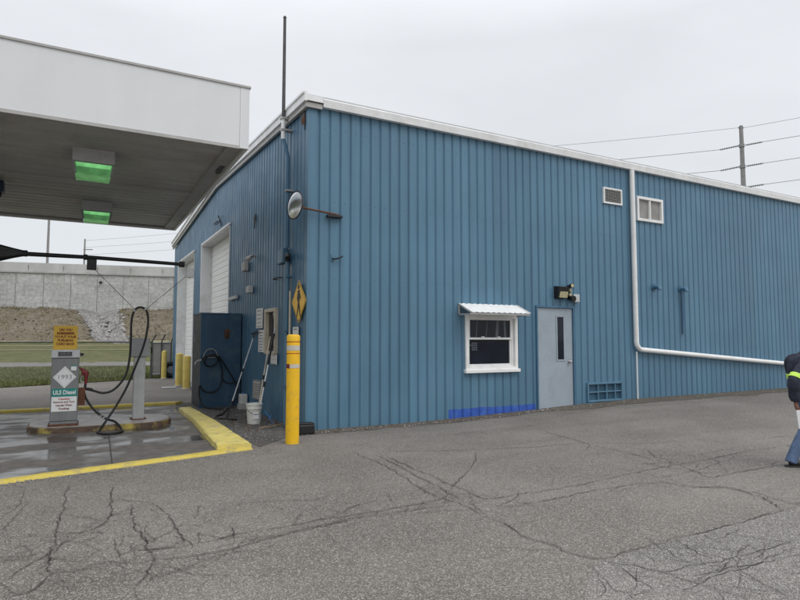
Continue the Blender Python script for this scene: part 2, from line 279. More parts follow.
# ------------------------------------------------------------------ mesh builder
class MB:
    def __init__(s): s.v = []; s.f = []; s.uv = None; s.cut = []
    def add(s, vs, fs):
        o = len(s.v); s.cut.append((o, len(s.f))); s.v += [Vector(p) for p in vs]; s.f += [tuple(i + o for i in f) for f in fs]; return s
    def box(s, a, b, bev=0):
        (x0, y0, z0), (x1, y1, z1) = a, b
        x0, x1 = min(x0, x1), max(x0, x1); y0, y1 = min(y0, y1), max(y0, y1); z0, z1 = min(z0, z1), max(z0, z1)
        if bev > 0:
            bm = bmesh.new(); bmesh.ops.create_cube(bm, size=1)
            for v in bm.verts: v.co = Vector(((x0 + x1) / 2 + v.co.x * (x1 - x0), (y0 + y1) / 2 + v.co.y * (y1 - y0), (z0 + z1) / 2 + v.co.z * (z1 - z0)))
            bmesh.ops.bevel(bm, geom=bm.edges[:], offset=bev, segments=2, affect='EDGES', profile=.5)
            bm.verts.index_update(); s.add([v.co.copy() for v in bm.verts], [[v.index for v in f.verts] for f in bm.faces]); bm.free(); return s
        return s.add([(x0, y0, z0), (x1, y0, z0), (x1, y1, z0), (x0, y1, z0), (x0, y0, z1), (x1, y0, z1), (x1, y1, z1), (x0, y1, z1)],
                     [(0, 3, 2, 1), (4, 5, 6, 7), (0, 1, 5, 4), (1, 2, 6, 5), (2, 3, 7, 6), (3, 0, 4, 7)])
    def obox(s, c, ax, ay, az):
        """box from centre and three half-axis vectors"""
        c, ax, ay, az = map(Vector, (c, ax, ay, az))
        vs = [c + i * ax + j * ay + k * az for k in (-1, 1) for j, i in ((-1, -1), (-1, 1), (1, 1), (1, -1))]
        return s.add(vs, [(0, 3, 2, 1), (4, 5, 6, 7), (0, 1, 5, 4), (1, 2, 6, 5), (2, 3, 7, 6), (3, 0, 4, 7)])
    def prism(s, pts, ext):
        """flat polygon pts pushed by vector ext"""
        pts = [Vector(p) for p in pts]; n = len(pts); ext = Vector(ext)
        return s.add(pts + [p + ext for p in pts], [tuple(range(n))[::-1], tuple(range(n, 2 * n))] + [(i, (i + 1) % n, n + (i + 1) % n, n + i) for i in range(n)])
    def tube(s, pts, r, n=8, cap=True):
        pts = [Vector(p) for p in pts]; m = len(pts); rs = r if isinstance(r, (list, tuple)) else [r] * m
        up = None; vs = []
        for i, p in enumerate(pts):
            d = (pts[min(i + 1, m - 1)] - pts[max(i - 1, 0)]).normalized()
            if up is None: up = d.orthogonal().normalized()
            up = (up - d * up.dot(d)); up = up.normalized() if up.length > 1e-6 else d.orthogonal().normalized()
            sd_ = d.cross(up)
            for k in range(n):
                a = 2 * math.pi * (k + .5) / n; vs.append(p + (up * math.cos(a) + sd_ * math.sin(a)) * rs[i])
        fs = [(i * n + k, i * n + (k + 1) % n, (i + 1) * n + (k + 1) % n, (i + 1) * n + k) for i in range(m - 1) for k in range(n)]
        if cap: fs += [tuple(range(n))[::-1], tuple(range((m - 1) * n, m * n))]
        return s.add(vs, fs)
    def lathe(s, c, prof, n=20):
        """profile of (radius, height) about a vertical axis at c"""
        c = Vector(c); return s.tube([c + Vector((0, 0, h)) for r, h in prof], [max(r, .0005) for r, h in prof], n) if all(prof[i + 1][1] > prof[i][1] for i in range(len(prof) - 1)) else s._lathe(c, prof, n)
    def _lathe(s, c, prof, n):
        vs = [c + Vector((max(r, .0005) * math.cos(2 * math.pi * k / n), max(r, .0005) * math.sin(2 * math.pi * k / n), h)) for r, h in prof for k in range(n)]
        m = len(prof)
        return s.add(vs, [(i * n + k, i * n + (k + 1) % n, (i + 1) * n + (k + 1) % n, (i + 1) * n + k) for i in range(m - 1) for k in range(n)])
    def build_each(s, name, mt, parent, **k):
        """every added piece becomes a part of its own"""
        out = []; ends = s.cut[1:] + [(len(s.v), len(s.f))]
        for (v0, f0), (v1, f1) in zip(s.cut, ends):
            q = MB(); q.add(s.v[v0:v1], [tuple(i - v0 for i in f) for f in s.f[f0:f1]]); out.append(q.build(name, mt, parent, **k))
        return out
    def build(s, name, mt, parent=None, smooth=False, kind=None, bevel=0):
        me = bpy.data.meshes.new(name)
        root = parent
        while root is not None and root.parent is not None: root = root.parent
        off = root.location.copy() if root is not None else Vector((0, 0, 0))
        if root is None and not kind:                                 # a thing of one mesh: its origin sits at its base
            xs = [v.x for v in s.v]; ys = [v.y for v in s.v]; zs = [v.z for v in s.v]
            off = Vector(((min(xs) + max(xs)) / 2, (min(ys) + max(ys)) / 2, min(zs)))
        me.from_pydata([v - off for v in s.v], [], s.f); me.update()
        if s.uv:
            ul = me.uv_layers.new(name='UVMap')
            for lp in me.loops: ul.data[lp.index].uv = s.uv[lp.vertex_index]
        me.materials.append(mt)
        bm = bmesh.new(); bm.from_mesh(me); bmesh.ops.recalc_face_normals(bm, faces=bm.faces[:]); bm.to_mesh(me); bm.free()
        if smooth:
            for p in me.polygons: p.use_smooth = True
            me.set_sharp_from_angle(angle=R(40))
        o = bpy.data.objects.new(name, me); COL.objects.link(o)
        if parent is not None: o.parent = parent
        else: o.location = off
        if bevel:
            bv = o.modifiers.new('bevel', 'BEVEL'); bv.width = bevel; bv.segments = 2; bv.limit_method = 'ANGLE'
        if kind: o['kind'] = kind
        return o

def thing(name, loc, label, cat, group=None):
    o = bpy.data.objects.new(name, None); COL.objects.link(o); o.location = loc; o.empty_display_size = .1
    return tag(o, label, cat, group)
def tag(o, label, cat, group=None):
    o['label'] = label; o['category'] = cat
    if group: o['group'] = group
    return o
def dup(root, delta, label):
    c = root.copy(); COL.objects.link(c); c.location = root.location + Vector(delta); c['label'] = label
    for ch in root.children:
        d = ch.copy(); COL.objects.link(d); d.parent = c
        for g in ch.children:
            q = g.copy(); COL.objects.link(q); q.parent = d
    return c

def spline(pts, n=6):
    """smooth curve through points"""
    P = [Vector(p) for p in pts]; out = []
    for i in range(len(P) - 1):
        a, b, c, d = P[max(i - 1, 0)], P[i], P[i + 1], P[min(i + 2, len(P) - 1)]
        for k in range(n):
            t = k / n; out.append(.5 * ((2 * b) + (c - a) * t + (2 * a - 5 * b + 4 * c - d) * t * t + (3 * b - a - 3 * c + d) * t ** 3))
    return out + [P[-1]]

def text(name, s, size, origin, right, up, mt, parent, width=None, depth=.002, bold=0.0):
    """lettering as a thin raised mesh, centred at origin, reading along right"""
    cu = bpy.data.curves.new(name, 'FONT'); cu.body = s; cu.size = size; cu.align_x = 'CENTER'; cu.align_y = 'CENTER'; cu.extrude = depth / 2; cu.resolution_u = 3; cu.offset = bold
    ob = bpy.data.objects.new(name, cu); COL.objects.link(ob)
    dg = bpy.context.evaluated_depsgraph_get(); me = bpy.data.meshes.new_from_object(ob.evaluated_get(dg)); me.name = name
    bpy.data.objects.remove(ob); bpy.data.curves.remove(cu)
    right = Vector(right).normalized(); up = Vector(up).normalized(); nrm = right.cross(up)
    xs = [v.co.x for v in me.vertices]; k = width / (max(xs) - min(xs)) if width else 1
    root = parent
    while root.parent is not None: root = root.parent
    off = Vector(origin) - root.location
    for v in me.vertices: c = v.co.copy(); v.co = off + right * c.x * k + up * c.y + nrm * c.z
    me.materials.clear(); me.materials.append(mt)
    o = bpy.data.objects.new(name, me); COL.objects.link(o); o.parent = parent; return o

def lerp(a, b, t): return a + (b - a) * t
def sstep(x, a, b):
    t = max(0., min(1., (x - a) / (b - a))); return t * t * (3 - 2 * t)
def gz(x, y):
    """height of the asphalt: it rises a little towards the long wall and to the right"""
    return .15 * sstep(x, 1.5, 8.5) * sstep(y, -3.5, -.2) * (1 if x > 0 else 0)

# ------------------------------------------------------------------ the ground
# forward / sideways helpers for the far landscape: line of the retaining wall
WP = Vector((-12.0, 77.2, 0)); WD = Vector((.978, -.203, 0)).normalized(); WN = Vector((-.203, -.978, 0)).normalized()   # WN points from the wall to the lot
def wallpt(t, s, z): return WP + WD * t + WN * s + Vector((0, 0, z))
def terrain(s):
    if s >= 40: return 0.0
    if s >= 12: return 1.05 * (40 - s) / 28
    if s >= .5: return lerp(5.5, 1.05, sstep(s, .5, 12) * .35 + .65 * (s - .5) / 11.5)
    return 5.5

mb = MB()
xs = [-400, -120, -60, -30, -15, -8] + [i * 1.0 for i in range(-6, 26)] + [30, 40, 60, 120, 400]
ys = [-400, -120, -50, -25, -14] + [-10 + .5 * i for i in range(0, 24)] + [2.5, 3, 5, 8, 12, 20, 40]
nx = len(xs)
mb.add([(x, y, gz(x, y)) for y in ys for x in xs], [(j * nx + i, j * nx + i + 1, (j + 1) * nx + i + 1, (j + 1) * nx + i) for j in range(len(ys) - 1) for i in range(nx - 1)])
mb.build('ground', M['asphalt'], kind='structure', smooth=True)

def chute_range(s): return (lerp(9.0, 13.9, s / 12.0), lerp(12.8, 16.0, s / 12.0))
# earth beneath everything, out to the horizon
mb = MB(); mb.add([(-1500, -1500, -.25), (1500, -1500, -.25), (1500, 1500, -.25), (-1500, 1500, -.25)], [(0, 1, 2, 3)])
mb.build('terrain', M['dry_grass'], kind='structure')

# grass field between the lot and the embankment
def edge_pt(x): return lerp(10.5, 13.3, (x + 25) / 19) if x < -6 else (lerp(13.3, 15.9, (x + 6) / 5) if x < -1 else 16.3)
mb = MB(); cols = [-90, -60, -40, -25, -18, -12, -9, -6, -5, -4, -3, -2, -1, 2, 8, 20, 40, 80]
rows = 16; vs = []
for x in cols:
    y0 = edge_pt(x); far = (WP + WD * ((x - WP.x) / WD.x) + WN * 11.5)
    for j in range(rows + 1):
        t = (j / rows); yy = lerp(y0, far.y, t); s = (Vector((x, yy, 0)) - WP).dot(WN)
        vs.append((x, yy, max(terrain(s), .0) + .025 + .02 * math.sin(x * 1.7 + yy) * (1 if j else 0)))
mb.add(vs, [(i * (rows + 1) + j, (i + 1) * (rows + 1) + j, (i + 1) * (rows + 1) + j + 1, i * (rows + 1) + j + 1) for i in range(len(cols) - 1) for j in range(rows)])
mb.build('grass_field', M['grass'], kind='structure', smooth=True)
def band(name, s0, s1, m, lift, t0=-60, t1=90, n=75, wob=.5):
    b = MB(); vs = []
    for i in range(n + 1):
        t = lerp(t0, t1, i / n)
        for k in range(7):
            s = lerp(s0, s1, k / 6) + wob * mnoise.noise(Vector((t * .25, k // 6 * 7.0 + s0, 0)))
            vs.append(wallpt(t, s, terrain(s) + lift))
    b.add(vs, [(i * 7 + k, (i + 1) * 7 + k, (i + 1) * 7 + k + 1, i * 7 + k + 1) for i in range(n) for k in range(6)])
    return b.build(name, m, kind='structure', smooth=True)
band('gravel_path', 39.5, 45.5, M['path'], .05, wob=.8)
band('narrow_path', 23.0, 24.2, M['dry_grass'], .055, wob=.2)
band('verge', 10.8, 16.0, M['dry_grass'], .05, wob=1.0)

def bank_z(t, s):
    a, b_ = chute_range(s); dip = math.exp(-((t - (a + b_) / 2) / 2.1) ** 2) * (.75 if s < 9 else .75 * (12.6 - s) / 3.6)
    return terrain(s) + .45 * mnoise.noise(Vector((t * .35, s * .35, 3))) * sstep(s, -.2, 2) + .30 * mnoise.noise(Vector((t * .22, 0, 1))) * sstep(12.5 - s, 0, 4) - dip
# embankment below the retaining wall
mb = MB(); vs = []; nt_, ns_ = 220, 30
for i in range(nt_ + 1):
    t = lerp(-60, 85, i / nt_)
    for k in range(ns_ + 1):
        s = lerp(-.5, 12.6, k / ns_)
        z = bank_z(t, s) + .22 * mnoise.noise(Vector((t * 1.5, s * 1.5, 9)))
        vs.append(wallpt(t, s, z))
mb.add(vs, [(i * (ns_ + 1) + k, (i + 1) * (ns_ + 1) + k, (i + 1) * (ns_ + 1) + k + 1, i * (ns_ + 1) + k + 1) for i in range(nt_) for k in range(ns_)])
mb.build('embankment', M['bank'], kind='structure', smooth=True)

# pale rock chute down the embankment (uncountable stones)
rng = random.Random(3); mb = MB()
def rock(b, p, r, rg):
    vs = [];
    for d in ((1, 0, 0), (-1, 0, 0), (0, 1, 0), (0, -1, 0), (0, 0, 1), (0, 0, -1)):
        vs.append(Vector(p) + Vector(d) * r * rg.uniform(.6, 1.3) + Vector((rg.uniform(-.3, .3), rg.uniform(-.3, .3), rg.uniform(-.3, .3))) * r)
    b.add(vs, [(0, 2, 4), (2, 1, 4), (1, 3, 4), (3, 0, 4), (2, 0, 5), (1, 2, 5), (3, 1, 5), (0, 3, 5)])
for i in range(2700):
    s = rng.uniform(.2, 12.4); a, b_ = chute_range(s); t = a + (b_ - a) * rng.random()
    t += rng.gauss(0, .32)
    if abs((t - (a + b_) / 2) / (b_ - a)) < .2 and 4 < s < 8.5 and rng.random() < .85: continue
    z = bank_z(t, s)
    rock(mb, wallpt(t, s, z + .1), rng.uniform(.08, .34), rng)
mb.build('riprap', M['stone'], kind='stuff')
# clods and tufts on the bare bank
mb = MB(); rng = random.Random(5)
for i in range(700):
    s = rng.uniform(.5, 12.5); t = rng.uniform(-22, 30)
    z = bank_z(t, s)
    rock(mb, wallpt(t, s, z + .03), rng.uniform(.05, .15), rng)
mb.build('clods', M['dirt'], kind='stuff')

# dry weeds on the bare bank and along its crest
mb = MB(); rng = random.Random(17)
for i in range(5200):
    s = rng.uniform(.1, 12.4) if rng.random() < .75 else abs(rng.gauss(.3, .35)); t = rng.uniform(-16, 26); a, b_ = chute_range(s)
    if a < t < b_: continue
    if mnoise.noise(Vector((t * .3, s * .4, 5))) < -.05 and rng.random() < .8: continue
    p = wallpt(t, s, bank_z(t, s)); h = rng.uniform(.08, .34); an = rng.uniform(0, 6.28); w_ = rng.uniform(.03, .09); l = rng.uniform(-.15, .15)
    d = Vector((math.cos(an), math.sin(an), 0)) * w_; q = Vector((-d.y, d.x, 0)) * .5
    mb.add([p - d, p + d, p + q, p + Vector((l, l * .5, h))], [(0, 1, 3), (1, 2, 3), (2, 0, 3), (0, 2, 1)])
mb.build('weeds', M['weed'], kind='stuff')

# grass blades near the lot edge
mb = MB(); rng = random.Random(11)
for i in range(24000):
    x = rng.uniform(-14, .6); y = edge_pt(x) + rng.random() ** 1.6 * 17 - .12; s = (Vector((x, y, 0)) - WP).dot(WN)
    if 39 < s < 46: continue
    z = terrain(s) + .02; a = rng.uniform(0, 6.28); h = rng.uniform(.04, .13); w_ = rng.uniform(.012, .03); l = rng.uniform(-.07, .07)
    dx, dy = math.cos(a) * w_, math.sin(a) * w_
    mb.add([(x - dx, y - dy, z), (x + dx, y + dy, z), (x - dy * .4, y + dx * .4, z), (x + l, y + l * .6, z + h)], [(0, 1, 3), (1, 2, 3), (2, 0, 3), (0, 2, 1)])
mb.build('grass', M['blade'], kind='stuff')

# wet concrete pad under the canopy
mb = MB(); mb.prism([(-14, -3.45, .0), (-4.13, -1.74, .0), (-1.42, -1.14, .0), (-1.50, 4.35, .0), (-1.3, 5.55, .0), (-14, 5.55, .0)], (0, 0, .012))
mb.build('pad', M['pad'], kind='structure')
mb = MB()
for a, b in (((-3.02, -1.45), (-2.95, 1.2)), ((-3.0, 2.5), (-3.0, 5.5)), ((-6.2, -2), (-6.2, 5.5))):
    d = (Vector(b) - Vector(a)).normalized() * .009; mb.add([(a[0] - d.y, a[1] + d.x, .016), (a[0] + d.y, a[1] - d.x, .016), (b[0] + d.y, b[1] - d.x, .016), (b[0] - d.y, b[1] + d.x, .016)], [(0, 1, 2, 3)])
mb.build('pad_joint', M['crack'], kind='structure')

# darker ground between pad and building, gravelly dirt strip at the wall foot
mb = MB()
def irregular(pts, z, amp=.12, step=.25, seed=1):
    out = []; n = len(pts)
    for i in range(n):
        a, b = Vector(pts[i]), Vector(pts[(i + 1) % n]); k = max(1, int((b - a).length / step))
        for j in range(k):
            p = a.lerp(b, j / k); q = amp * Vector((mnoise.noise(Vector((p.x * 1.3, p.y * 1.3, seed))), mnoise.noise(Vector((p.x * 1.3, p.y * 1.3, seed + 9)))))
            p = p + q; out.append((p.x, p.y, z + gz(p.x, p.y)))
    return out
mb.add(irregular([(-1.3, 5.8), (-1.25, 4.2), (-1.1, -1.0), (-.45, -.35), (-.01, -.1), (-.01, 6.0)], .005, .08), [tuple(range(len(irregular([(-1.3, 5.8), (-1.25, 4.2), (-1.1, -1.0), (-.45, -.35), (-.01, -.1), (-.01, 6.0)], .005, .08))))])
mb.build('dark_ground', M['asphalt_dark'], kind='structure')
mb = MB(); vs = []; n = 140
for i in range(n + 1):
    x = -.35 + 24.5 * i / n
    w_ = .30 + .22 * mnoise.noise(Vector((x * .9, 3, 1))) + .10 * mnoise.noise(Vector((x * 4, 5, 1))) + .25 * sstep(x, 4.5, 7) 
    for k in range(5):
        y = lerp(.06, -w_, k / 4) ; vs.append((x, y, gz(x, y) + lerp(.035, .004, k / 4)))
mb.add(vs, [(i * 5 + k, (i + 1) * 5 + k, (i + 1) * 5 + k + 1, i * 5 + k + 1) for i in range(n) for k in range(4)])
mb.build('dirt_strip', M['dirt'], kind='structure', smooth=True)
# coarser old asphalt nearest the camera on the right, beyond the paving seam
mb = MB(); P_ = irregular([(-.22, -6.50), (1.1, -6.46), (2.55, -6.43), (9, -6.2), (9, -16), (-4, -16), (-1.6, -7.6)], .004, .05)
mb.add(P_, [tuple(range(len(P_)))]); mb.build('old_asphalt', M['asphalt_coarse'], kind='structure')
CRACKS = [[(-3.86,-4.6),(-3.81,-4.42),(-3.72,-4.35),(-3.64,-4.27),(-3.55,-4.17)],[(-3.83,-4.96),(-3.74,-4.8),(-3.63,-4.58),(-3.54,-4.38)],[(-3.48,-2.29),(-3.49,-2.9),(-3.52,-3.45),(-3.55,-3.9),(-3.55,-4.3),(-3.57,-4.63),(-3.55,-4.87),(-3.48,-5.04),(-3.46,-5.16)],[(-3.8,-5.22),(-3.68,-5.21),(-3.58,-5.04),(-3.53,-4.92)],[(-3.06,-2.46),(-3.12,-3.11),(-3.11,-3.57),(-3.18,-3.86),(-3.26,-4.0),(-3.35,-4.09),(-3.45,-4.07),(-3.53,-4.08)],[(-3.46,-5.03),(-3.37,-4.99),(-3.29,-4.91),(-3.18,-4.89),(-3.09,-5.0),(-3.01,-5.0),(-2.89,-5.01),(-2.62,-5.07),(-2.4,-5.03),(-2.15,-4.97),(-1.82,-4.9),(-1.44,-4.84),(-1.03,-4.78)],[(-3.5,-5.07),(-3.32,-4.9),(-3.18,-4.81),(-3.02,-4.73),(-2.86,-4.8),(-2.72,-4.8),(-2.65,-4.79)],[(-3.15,-4.39),(-3.15,-4.69),(-3.1,-4.89),(-3.09,-5.03)],[(-2.99,-4.2),(-2.93,-4.41),(-2.91,-4.72),(-2.91,-5.0),(-2.98,-5.2),(-3.04,-5.35),(-3.09,-5.47)],[(-2.8,-3.28),(-2.71,-3.71),(-2.67,-4.2),(-2.66,-4.66),(-2.64,-4.82),(-2.59,-4.9)],[(-2.95,-3.4),(-2.97,-3.91),(-2.96,-4.36),(-2.93,-4.64)],[(-2.65,-4.82),(-2.38,-4.76),(-2.14,-4.73),(-1.91,-4.74),(-1.75,-4.71),(-1.41,-4.67),(-1.08,-4.71),(-0.78,-4.7),(-0.49,-4.66),(-0.23,-4.65),(-0.13,-4.58)],[(-2.61,-4.98),(-2.31,-4.93),(-1.96,-4.88),(-1.62,-4.84),(-1.22,-4.77),(-0.84,-4.81),(-0.32,-4.87)],[(-0.03,-2.0),(-0.07,-2.46),(-0.07,-2.88),(-0.09,-3.32),(-0.22,-3.97),(-0.28,-4.32),(-0.27,-4.58),(-0.22,-4.77),(-0.22,-5.04),(-0.25,-5.27),(-0.24,-5.62),(-0.3,-5.87),(-0.27,-6.07),(-0.25,-6.2),(-0.23,-6.38),(-0.18,-6.49),(-0.05,-6.52),(0.27,-6.49),(0.65,-6.47),(0.98,-6.49),(1.41,-6.47),(1.86,-6.46),(2.53,-6.44)],[(0.13,-2.33),(0.09,-3.11),(-0.02,-3.77),(-0.08,-4.47),(-0.13,-4.98),(-0.21,-5.22)],[(0.21,-2.61),(0.16,-3.28),(0.13,-3.96),(0.1,-4.57),(0.09,-4.82),(0.25,-4.87),(0.75,-4.88),(1.33,-4.87),(2.04,-4.78),(2.8,-4.72),(3.61,-4.69),(4.72,-4.61),(6.07,-4.63)],[(-0.04,-4.99),(0.13,-5.16),(0.49,-5.16),(0.98,-5.14),(1.43,-5.11),(1.93,-5.14),(2.2,-5.24),(2.33,-5.51),(2.57,-5.74),(2.56,-6.01),(2.36,-6.31),(2.23,-6.45)],[(1.47,-2.83),(1.04,-3.36),(0.59,-3.82),(0.24,-4.12),(0.01,-4.38)],[(0.28,-2.18),(0.93,-2.45),(1.59,-2.72),(2.49,-2.95),(3.29,-3.01),(3.97,-3.48),(5.08,-3.69),(5.54,-4.04),(6.71,-4.15)],[(3.51,-1.92),(3.38,-2.54),(3.29,-3.01),(3.26,-3.37),(3.26,-3.72),(3.21,-4.1),(3.16,-4.37),(3.12,-4.76)],[(3.63,-3.76),(3.61,-3.91),(3.27,-4.29),(3.31,-4.45)],[(2.73,-4.49),(3.22,-4.55),(3.02,-4.97),(2.87,-5.35),(3.44,-5.32),(4.67,-5.34)],[(2.22,-5.1),(2.24,-5.51),(2.56,-5.64),(2.64,-5.96),(2.53,-6.44)],[(2.65,-5.69),(2.51,-6.1),(2.61,-6.4)],[(-0.14,-6.56),(-0.03,-6.74),(0.01,-6.86),(0.3,-6.88),(0.55,-6.93),(0.99,-6.95),(1.53,-6.95)],[(-0.14,-6.58),(-0.18,-6.74),(-0.23,-6.93),(-0.3,-7.09)],[(-0.29,-6.54),(-0.4,-6.73),(-0.47,-6.9),(-0.42,-7.01),(-0.3,-7.03)],[(0.03,-6.81),(0.05,-6.98),(0.07,-7.13),(0.11,-7.25),(0.09,-7.35)],[(-0.11,-7.1),(0.08,-7.12),(0.31,-7.08),(0.59,-7.08),(1.0,-7.05),(1.38,-7.03)],[(-0.02,-6.88),(0.2,-7.02),(0.58,-7.05),(0.85,-7.1),(1.16,-7.14)],[(0.55,-6.93),(0.47,-7.15),(0.41,-7.38),(0.35,-7.5)],[(-0.37,-6.69),(-0.52,-6.87),(-0.65,-6.95)],[(-1.52,-4.7),(-1.19,-4.47),(-0.88,-4.37),(-0.55,-4.47),(-0.25,-4.55)],[(-2.28,-3.88),(-1.86,-3.88),(-1.42,-4.04),(-0.98,-4.07)],[(-3.98,-3.36),(-3.87,-2.89),(-3.87,-2.26)],[(-3.8,-2.73),(-3.87,-3.42),(-3.94,-3.83)],[(-3.54,-3.33),(-3.29,-3.21),(-3.04,-3.15),(-2.79,-3.41)],[(3.8,-0.38),(4.55,-0.95),(6.22,-0.65),(7.43,-0.92),(9.07,-0.97),(11.6,-0.87)],[(-1.35,-1.52),(-0.87,-1.54),(-0.49,-1.5)],[(0.04,-1.7),(0.72,-1.3),(1.75,-1.43),(3.45,-1.38),(4.43,-1.35)],[(2.29,-4.56),(2.35,-5.06),(3.13,-5.02),(3.78,-4.85),(3.98,-4.44),(5.04,-4.35)]]
def ribbon(b, pts, wid, seed, z=.009, step=.05, taper=True):
    rg = random.Random(seed); P = []
    for i in range(len(pts) - 1):
        a, c = Vector(pts[i]), Vector(pts[i + 1]); k = max(2, int((c - a).length / step))
        for j in range(k):
            p = a.lerp(c, j / k); q = Vector((mnoise.noise(Vector((p.x * 5, p.y * 5, seed))), mnoise.noise(Vector((p.x * 5, p.y * 5, seed + 5))))) * .028 + Vector((rg.gauss(0, .008), rg.gauss(0, .008)))
            P.append(p + q)
    P.append(Vector(pts[-1])); vs = []
    for i, p in enumerate(P):
        d = (P[min(i + 1, len(P) - 1)] - P[max(i - 1, 0)]); d = d.normalized() if d.length > 1e-6 else Vector((1, 0))
        w_ = wid * max(.30, .62 + .8 * mnoise.noise(Vector((p.x * 2.3, p.y * 2.3, seed + 2))) + rg.uniform(-.25, .35)) * (min(1, .3 + i / 6, .3 + (len(P) - 1 - i) / 6) if taper else 1)
        h = gz(p.x, p.y) + z
        vs += [(p.x - d.y * w_, p.y + d.x * w_, h), (p.x + d.y * w_, p.y - d.x * w_, h)]
    b.add(vs, [(2 * i, 2 * i + 1, 2 * i + 3, 2 * i + 2) for i in range(len(P) - 1)])
mb = MB(); rg = random.Random(21)
for i, c in enumerate(CRACKS):
    ribbon(mb, c, .0058 if i < 24 else .0036, i + 1)
    for j in range(len(c) - 1):                                       # hairline side branches
        if rg.random() < .75:
            a = Vector(c[j]).lerp(Vector(c[j + 1]), rg.random()); an = rg.uniform(0, 6.28); pts = [a]
            for k in range(rg.randint(2, 4)):
                an += rg.uniform(-.3, .3); a = a + Vector((math.cos(an), math.sin(an))) * rg.uniform(.10, .24); pts.append(a)
            ribbon(mb, [tuple(q) for q in pts], .0030, 100 + i * 20 + j)
def alligator(cx, cy, rx, ry, cell, keep, seed, rot=0.0):
    """fatigued asphalt: a net of small irregular plates bounded by hairline cracks"""
    rg_ = random.Random(seed); P = {}; nx_, ny_ = int(rx / cell) + 1, int(ry / cell) + 1; c_, s_ = math.cos(rot), math.sin(rot)
    for i in range(-nx_, nx_ + 1):
        for j in range(-ny_, ny_ + 1):
            u = (i + (.5 if j % 2 else 0)) * cell + rg_.gauss(0, cell * .24); v_ = j * cell * .8 + rg_.gauss(0, cell * .22)
            P[i, j] = (cx + u * c_ - v_ * s_, cy + u * s_ + v_ * c_, (u / rx) ** 2 + (v_ / ry) ** 2)
    for (i, j), a in P.items():
        for d in ((1, 0), (0, 1), (-1 if j % 2 == 0 else 1, 1)):
            b_ = P.get((i + d[0], j + d[1]))
            if b_ and rg_.random() < keep * (1.15 - min(a[2], 1.2)) : ribbon(mb, [a[:2], b_[:2]], .0026, 3, step=.035, taper=False)
alligator(-.15, -4.75, .75, .22, .15, .5, 1, .15); alligator(-.75, -4.85, .6, .16, .18, .42, 2, .2)
alligator(-2.95, -4.35, .95, .75, .26, .50, 3, .5); alligator(-3.5, -4.6, .5, .8, .3, .45, 4, 0); alligator(-2.7, -5.2, .6, .4, .2, .5, 5, .3)
alligator(.75, -7.05, .9, .30, .24, .45, 6, .1)
alligator(3.6, -4.6, 1.3, .5, .4, .42, 9, .3); alligator(5.2, -5.0, 1.2, .5, .42, .38, 10, .2)
mb.build('asphalt_cracks', M['crack'], kind='structure')

# loose stones and leaf litter along the walls and the kerb (uncountable)
mb = MB(); rg = random.Random(8)
for i in range(1500):
    x = rg.uniform(-.4, 20); y = -abs(rg.gauss(0, .16)) - .035
    rock(mb, (x, y, gz(x, y) + .012), rg.uniform(.006, .019) * (1.5 if rg.random() < .06 else 1), rg)
for i in range(900):
    x = rg.uniform(-1.15, -.05); y = rg.uniform(-.6, 5); rock(mb, (x, y, .008), rg.uniform(.005, .014), rg)
for i in range(500):
    t = rg.random(); x = lerp(-8, -1.0, t); y = lerp(-2.55, -1.22, t) - abs(rg.gauss(0, .10)) - .03; rock(mb, (x, y, .006), rg.uniform(.004, .012), rg)
for i in range(700):
    x = rg.uniform(-8, 12); y = rg.uniform(-9, -.6); rock(mb, (x, y, gz(x, y) + .006), rg.uniform(.003, .008), rg)
mb.build('gravel', M['pebble'], kind='stuff')
mb = MB()
for i in range(260):
    if rg.random() < .6: x, y = rg.uniform(-.9, -.04), rg.uniform(.1, 4.3)
    else: x, y = rg.uniform(0, 16), -abs(rg.gauss(0, .12)) - .04
    a = rg.uniform(0, 6.28); l = rg.uniform(.015, .04); z = gz(x, y) + .02
    u = Vector((math.cos(a), math.sin(a), rg.uniform(-.3, .3))) * l; v_ = Vector((-math.sin(a), math.cos(a), rg.uniform(-.3, .5))) * l * .5
    c = Vector((x, y, z)); mb.prism([c - u, c + v_, c + u, c - v_], (0, 0, .002))
mb.build('leaf_litter', M['leaf_dead'], kind='stuff')

# ------------------------------------------------------------------ the blue metal building
B = thing('metal_building', (0, 0, 0), 'blue corrugated metal industrial building with white roof trim and two roller doors', 'building')
PROF = [(0, 0), (.132, 0), (.141, -.027), (.165, -.027), (.190, 0)]
def corr_depth(t, period=.2):
    u = t % period
    for (a, da), (b, db) in zip(PROF, PROF[1:] + [(period, 0)]):
        if a <= u <= b: return lerp(da, db, (u - a) / (b - a) if b > a else 0)
    return 0
def corrugated(b, P, t0, t1, zlo, zhi, holes=(), proud=0., period=.2):
    """ribbed sheet; P(t, depth, z) -> point; holes = (t0, t1, z0, z1)"""
    br = {t0, t1}
    k0 = int(math.floor(t0 / period)) - 1
    for k in range(k0, int(t1 / period) + 2):
        for a, _ in PROF:
            t = k * period + a
            if t0 < t < t1: br.add(round(t, 5))
    for h in holes:
        for t in h[:2]:
            if t0 < t < t1: br.add(t)
    br = sorted(br)
    for a, c in zip(br, br[1:]):
        if c - a < 1e-5: continue
        m = (a + c) / 2; cuts = sorted([(h[2], h[3]) for h in holes if h[0] <= m <= h[1]])
        da, dc = corr_depth(a + 1e-6, period) + proud, corr_depth(c - 1e-6, period) + proud; segs = []; z = None
        for lo, hi in cuts:
            segs.append((z, lo)); z = hi
        segs.append((z, None))
        for lo, hi in segs:
            za, zc = (zlo(a), zlo(c)) if lo is None else (lo, lo); ya, yc = (zhi(a), zhi(c)) if hi is None else (hi, hi)
            if ya - za > .004: b.add([P(a, da, za), P(c, dc, zc), P(c, dc, yc), P(a, da, ya)], [(0, 1, 2, 3)])
LEN, DEP, RIDGE = 26.0, 16.1, 7.6
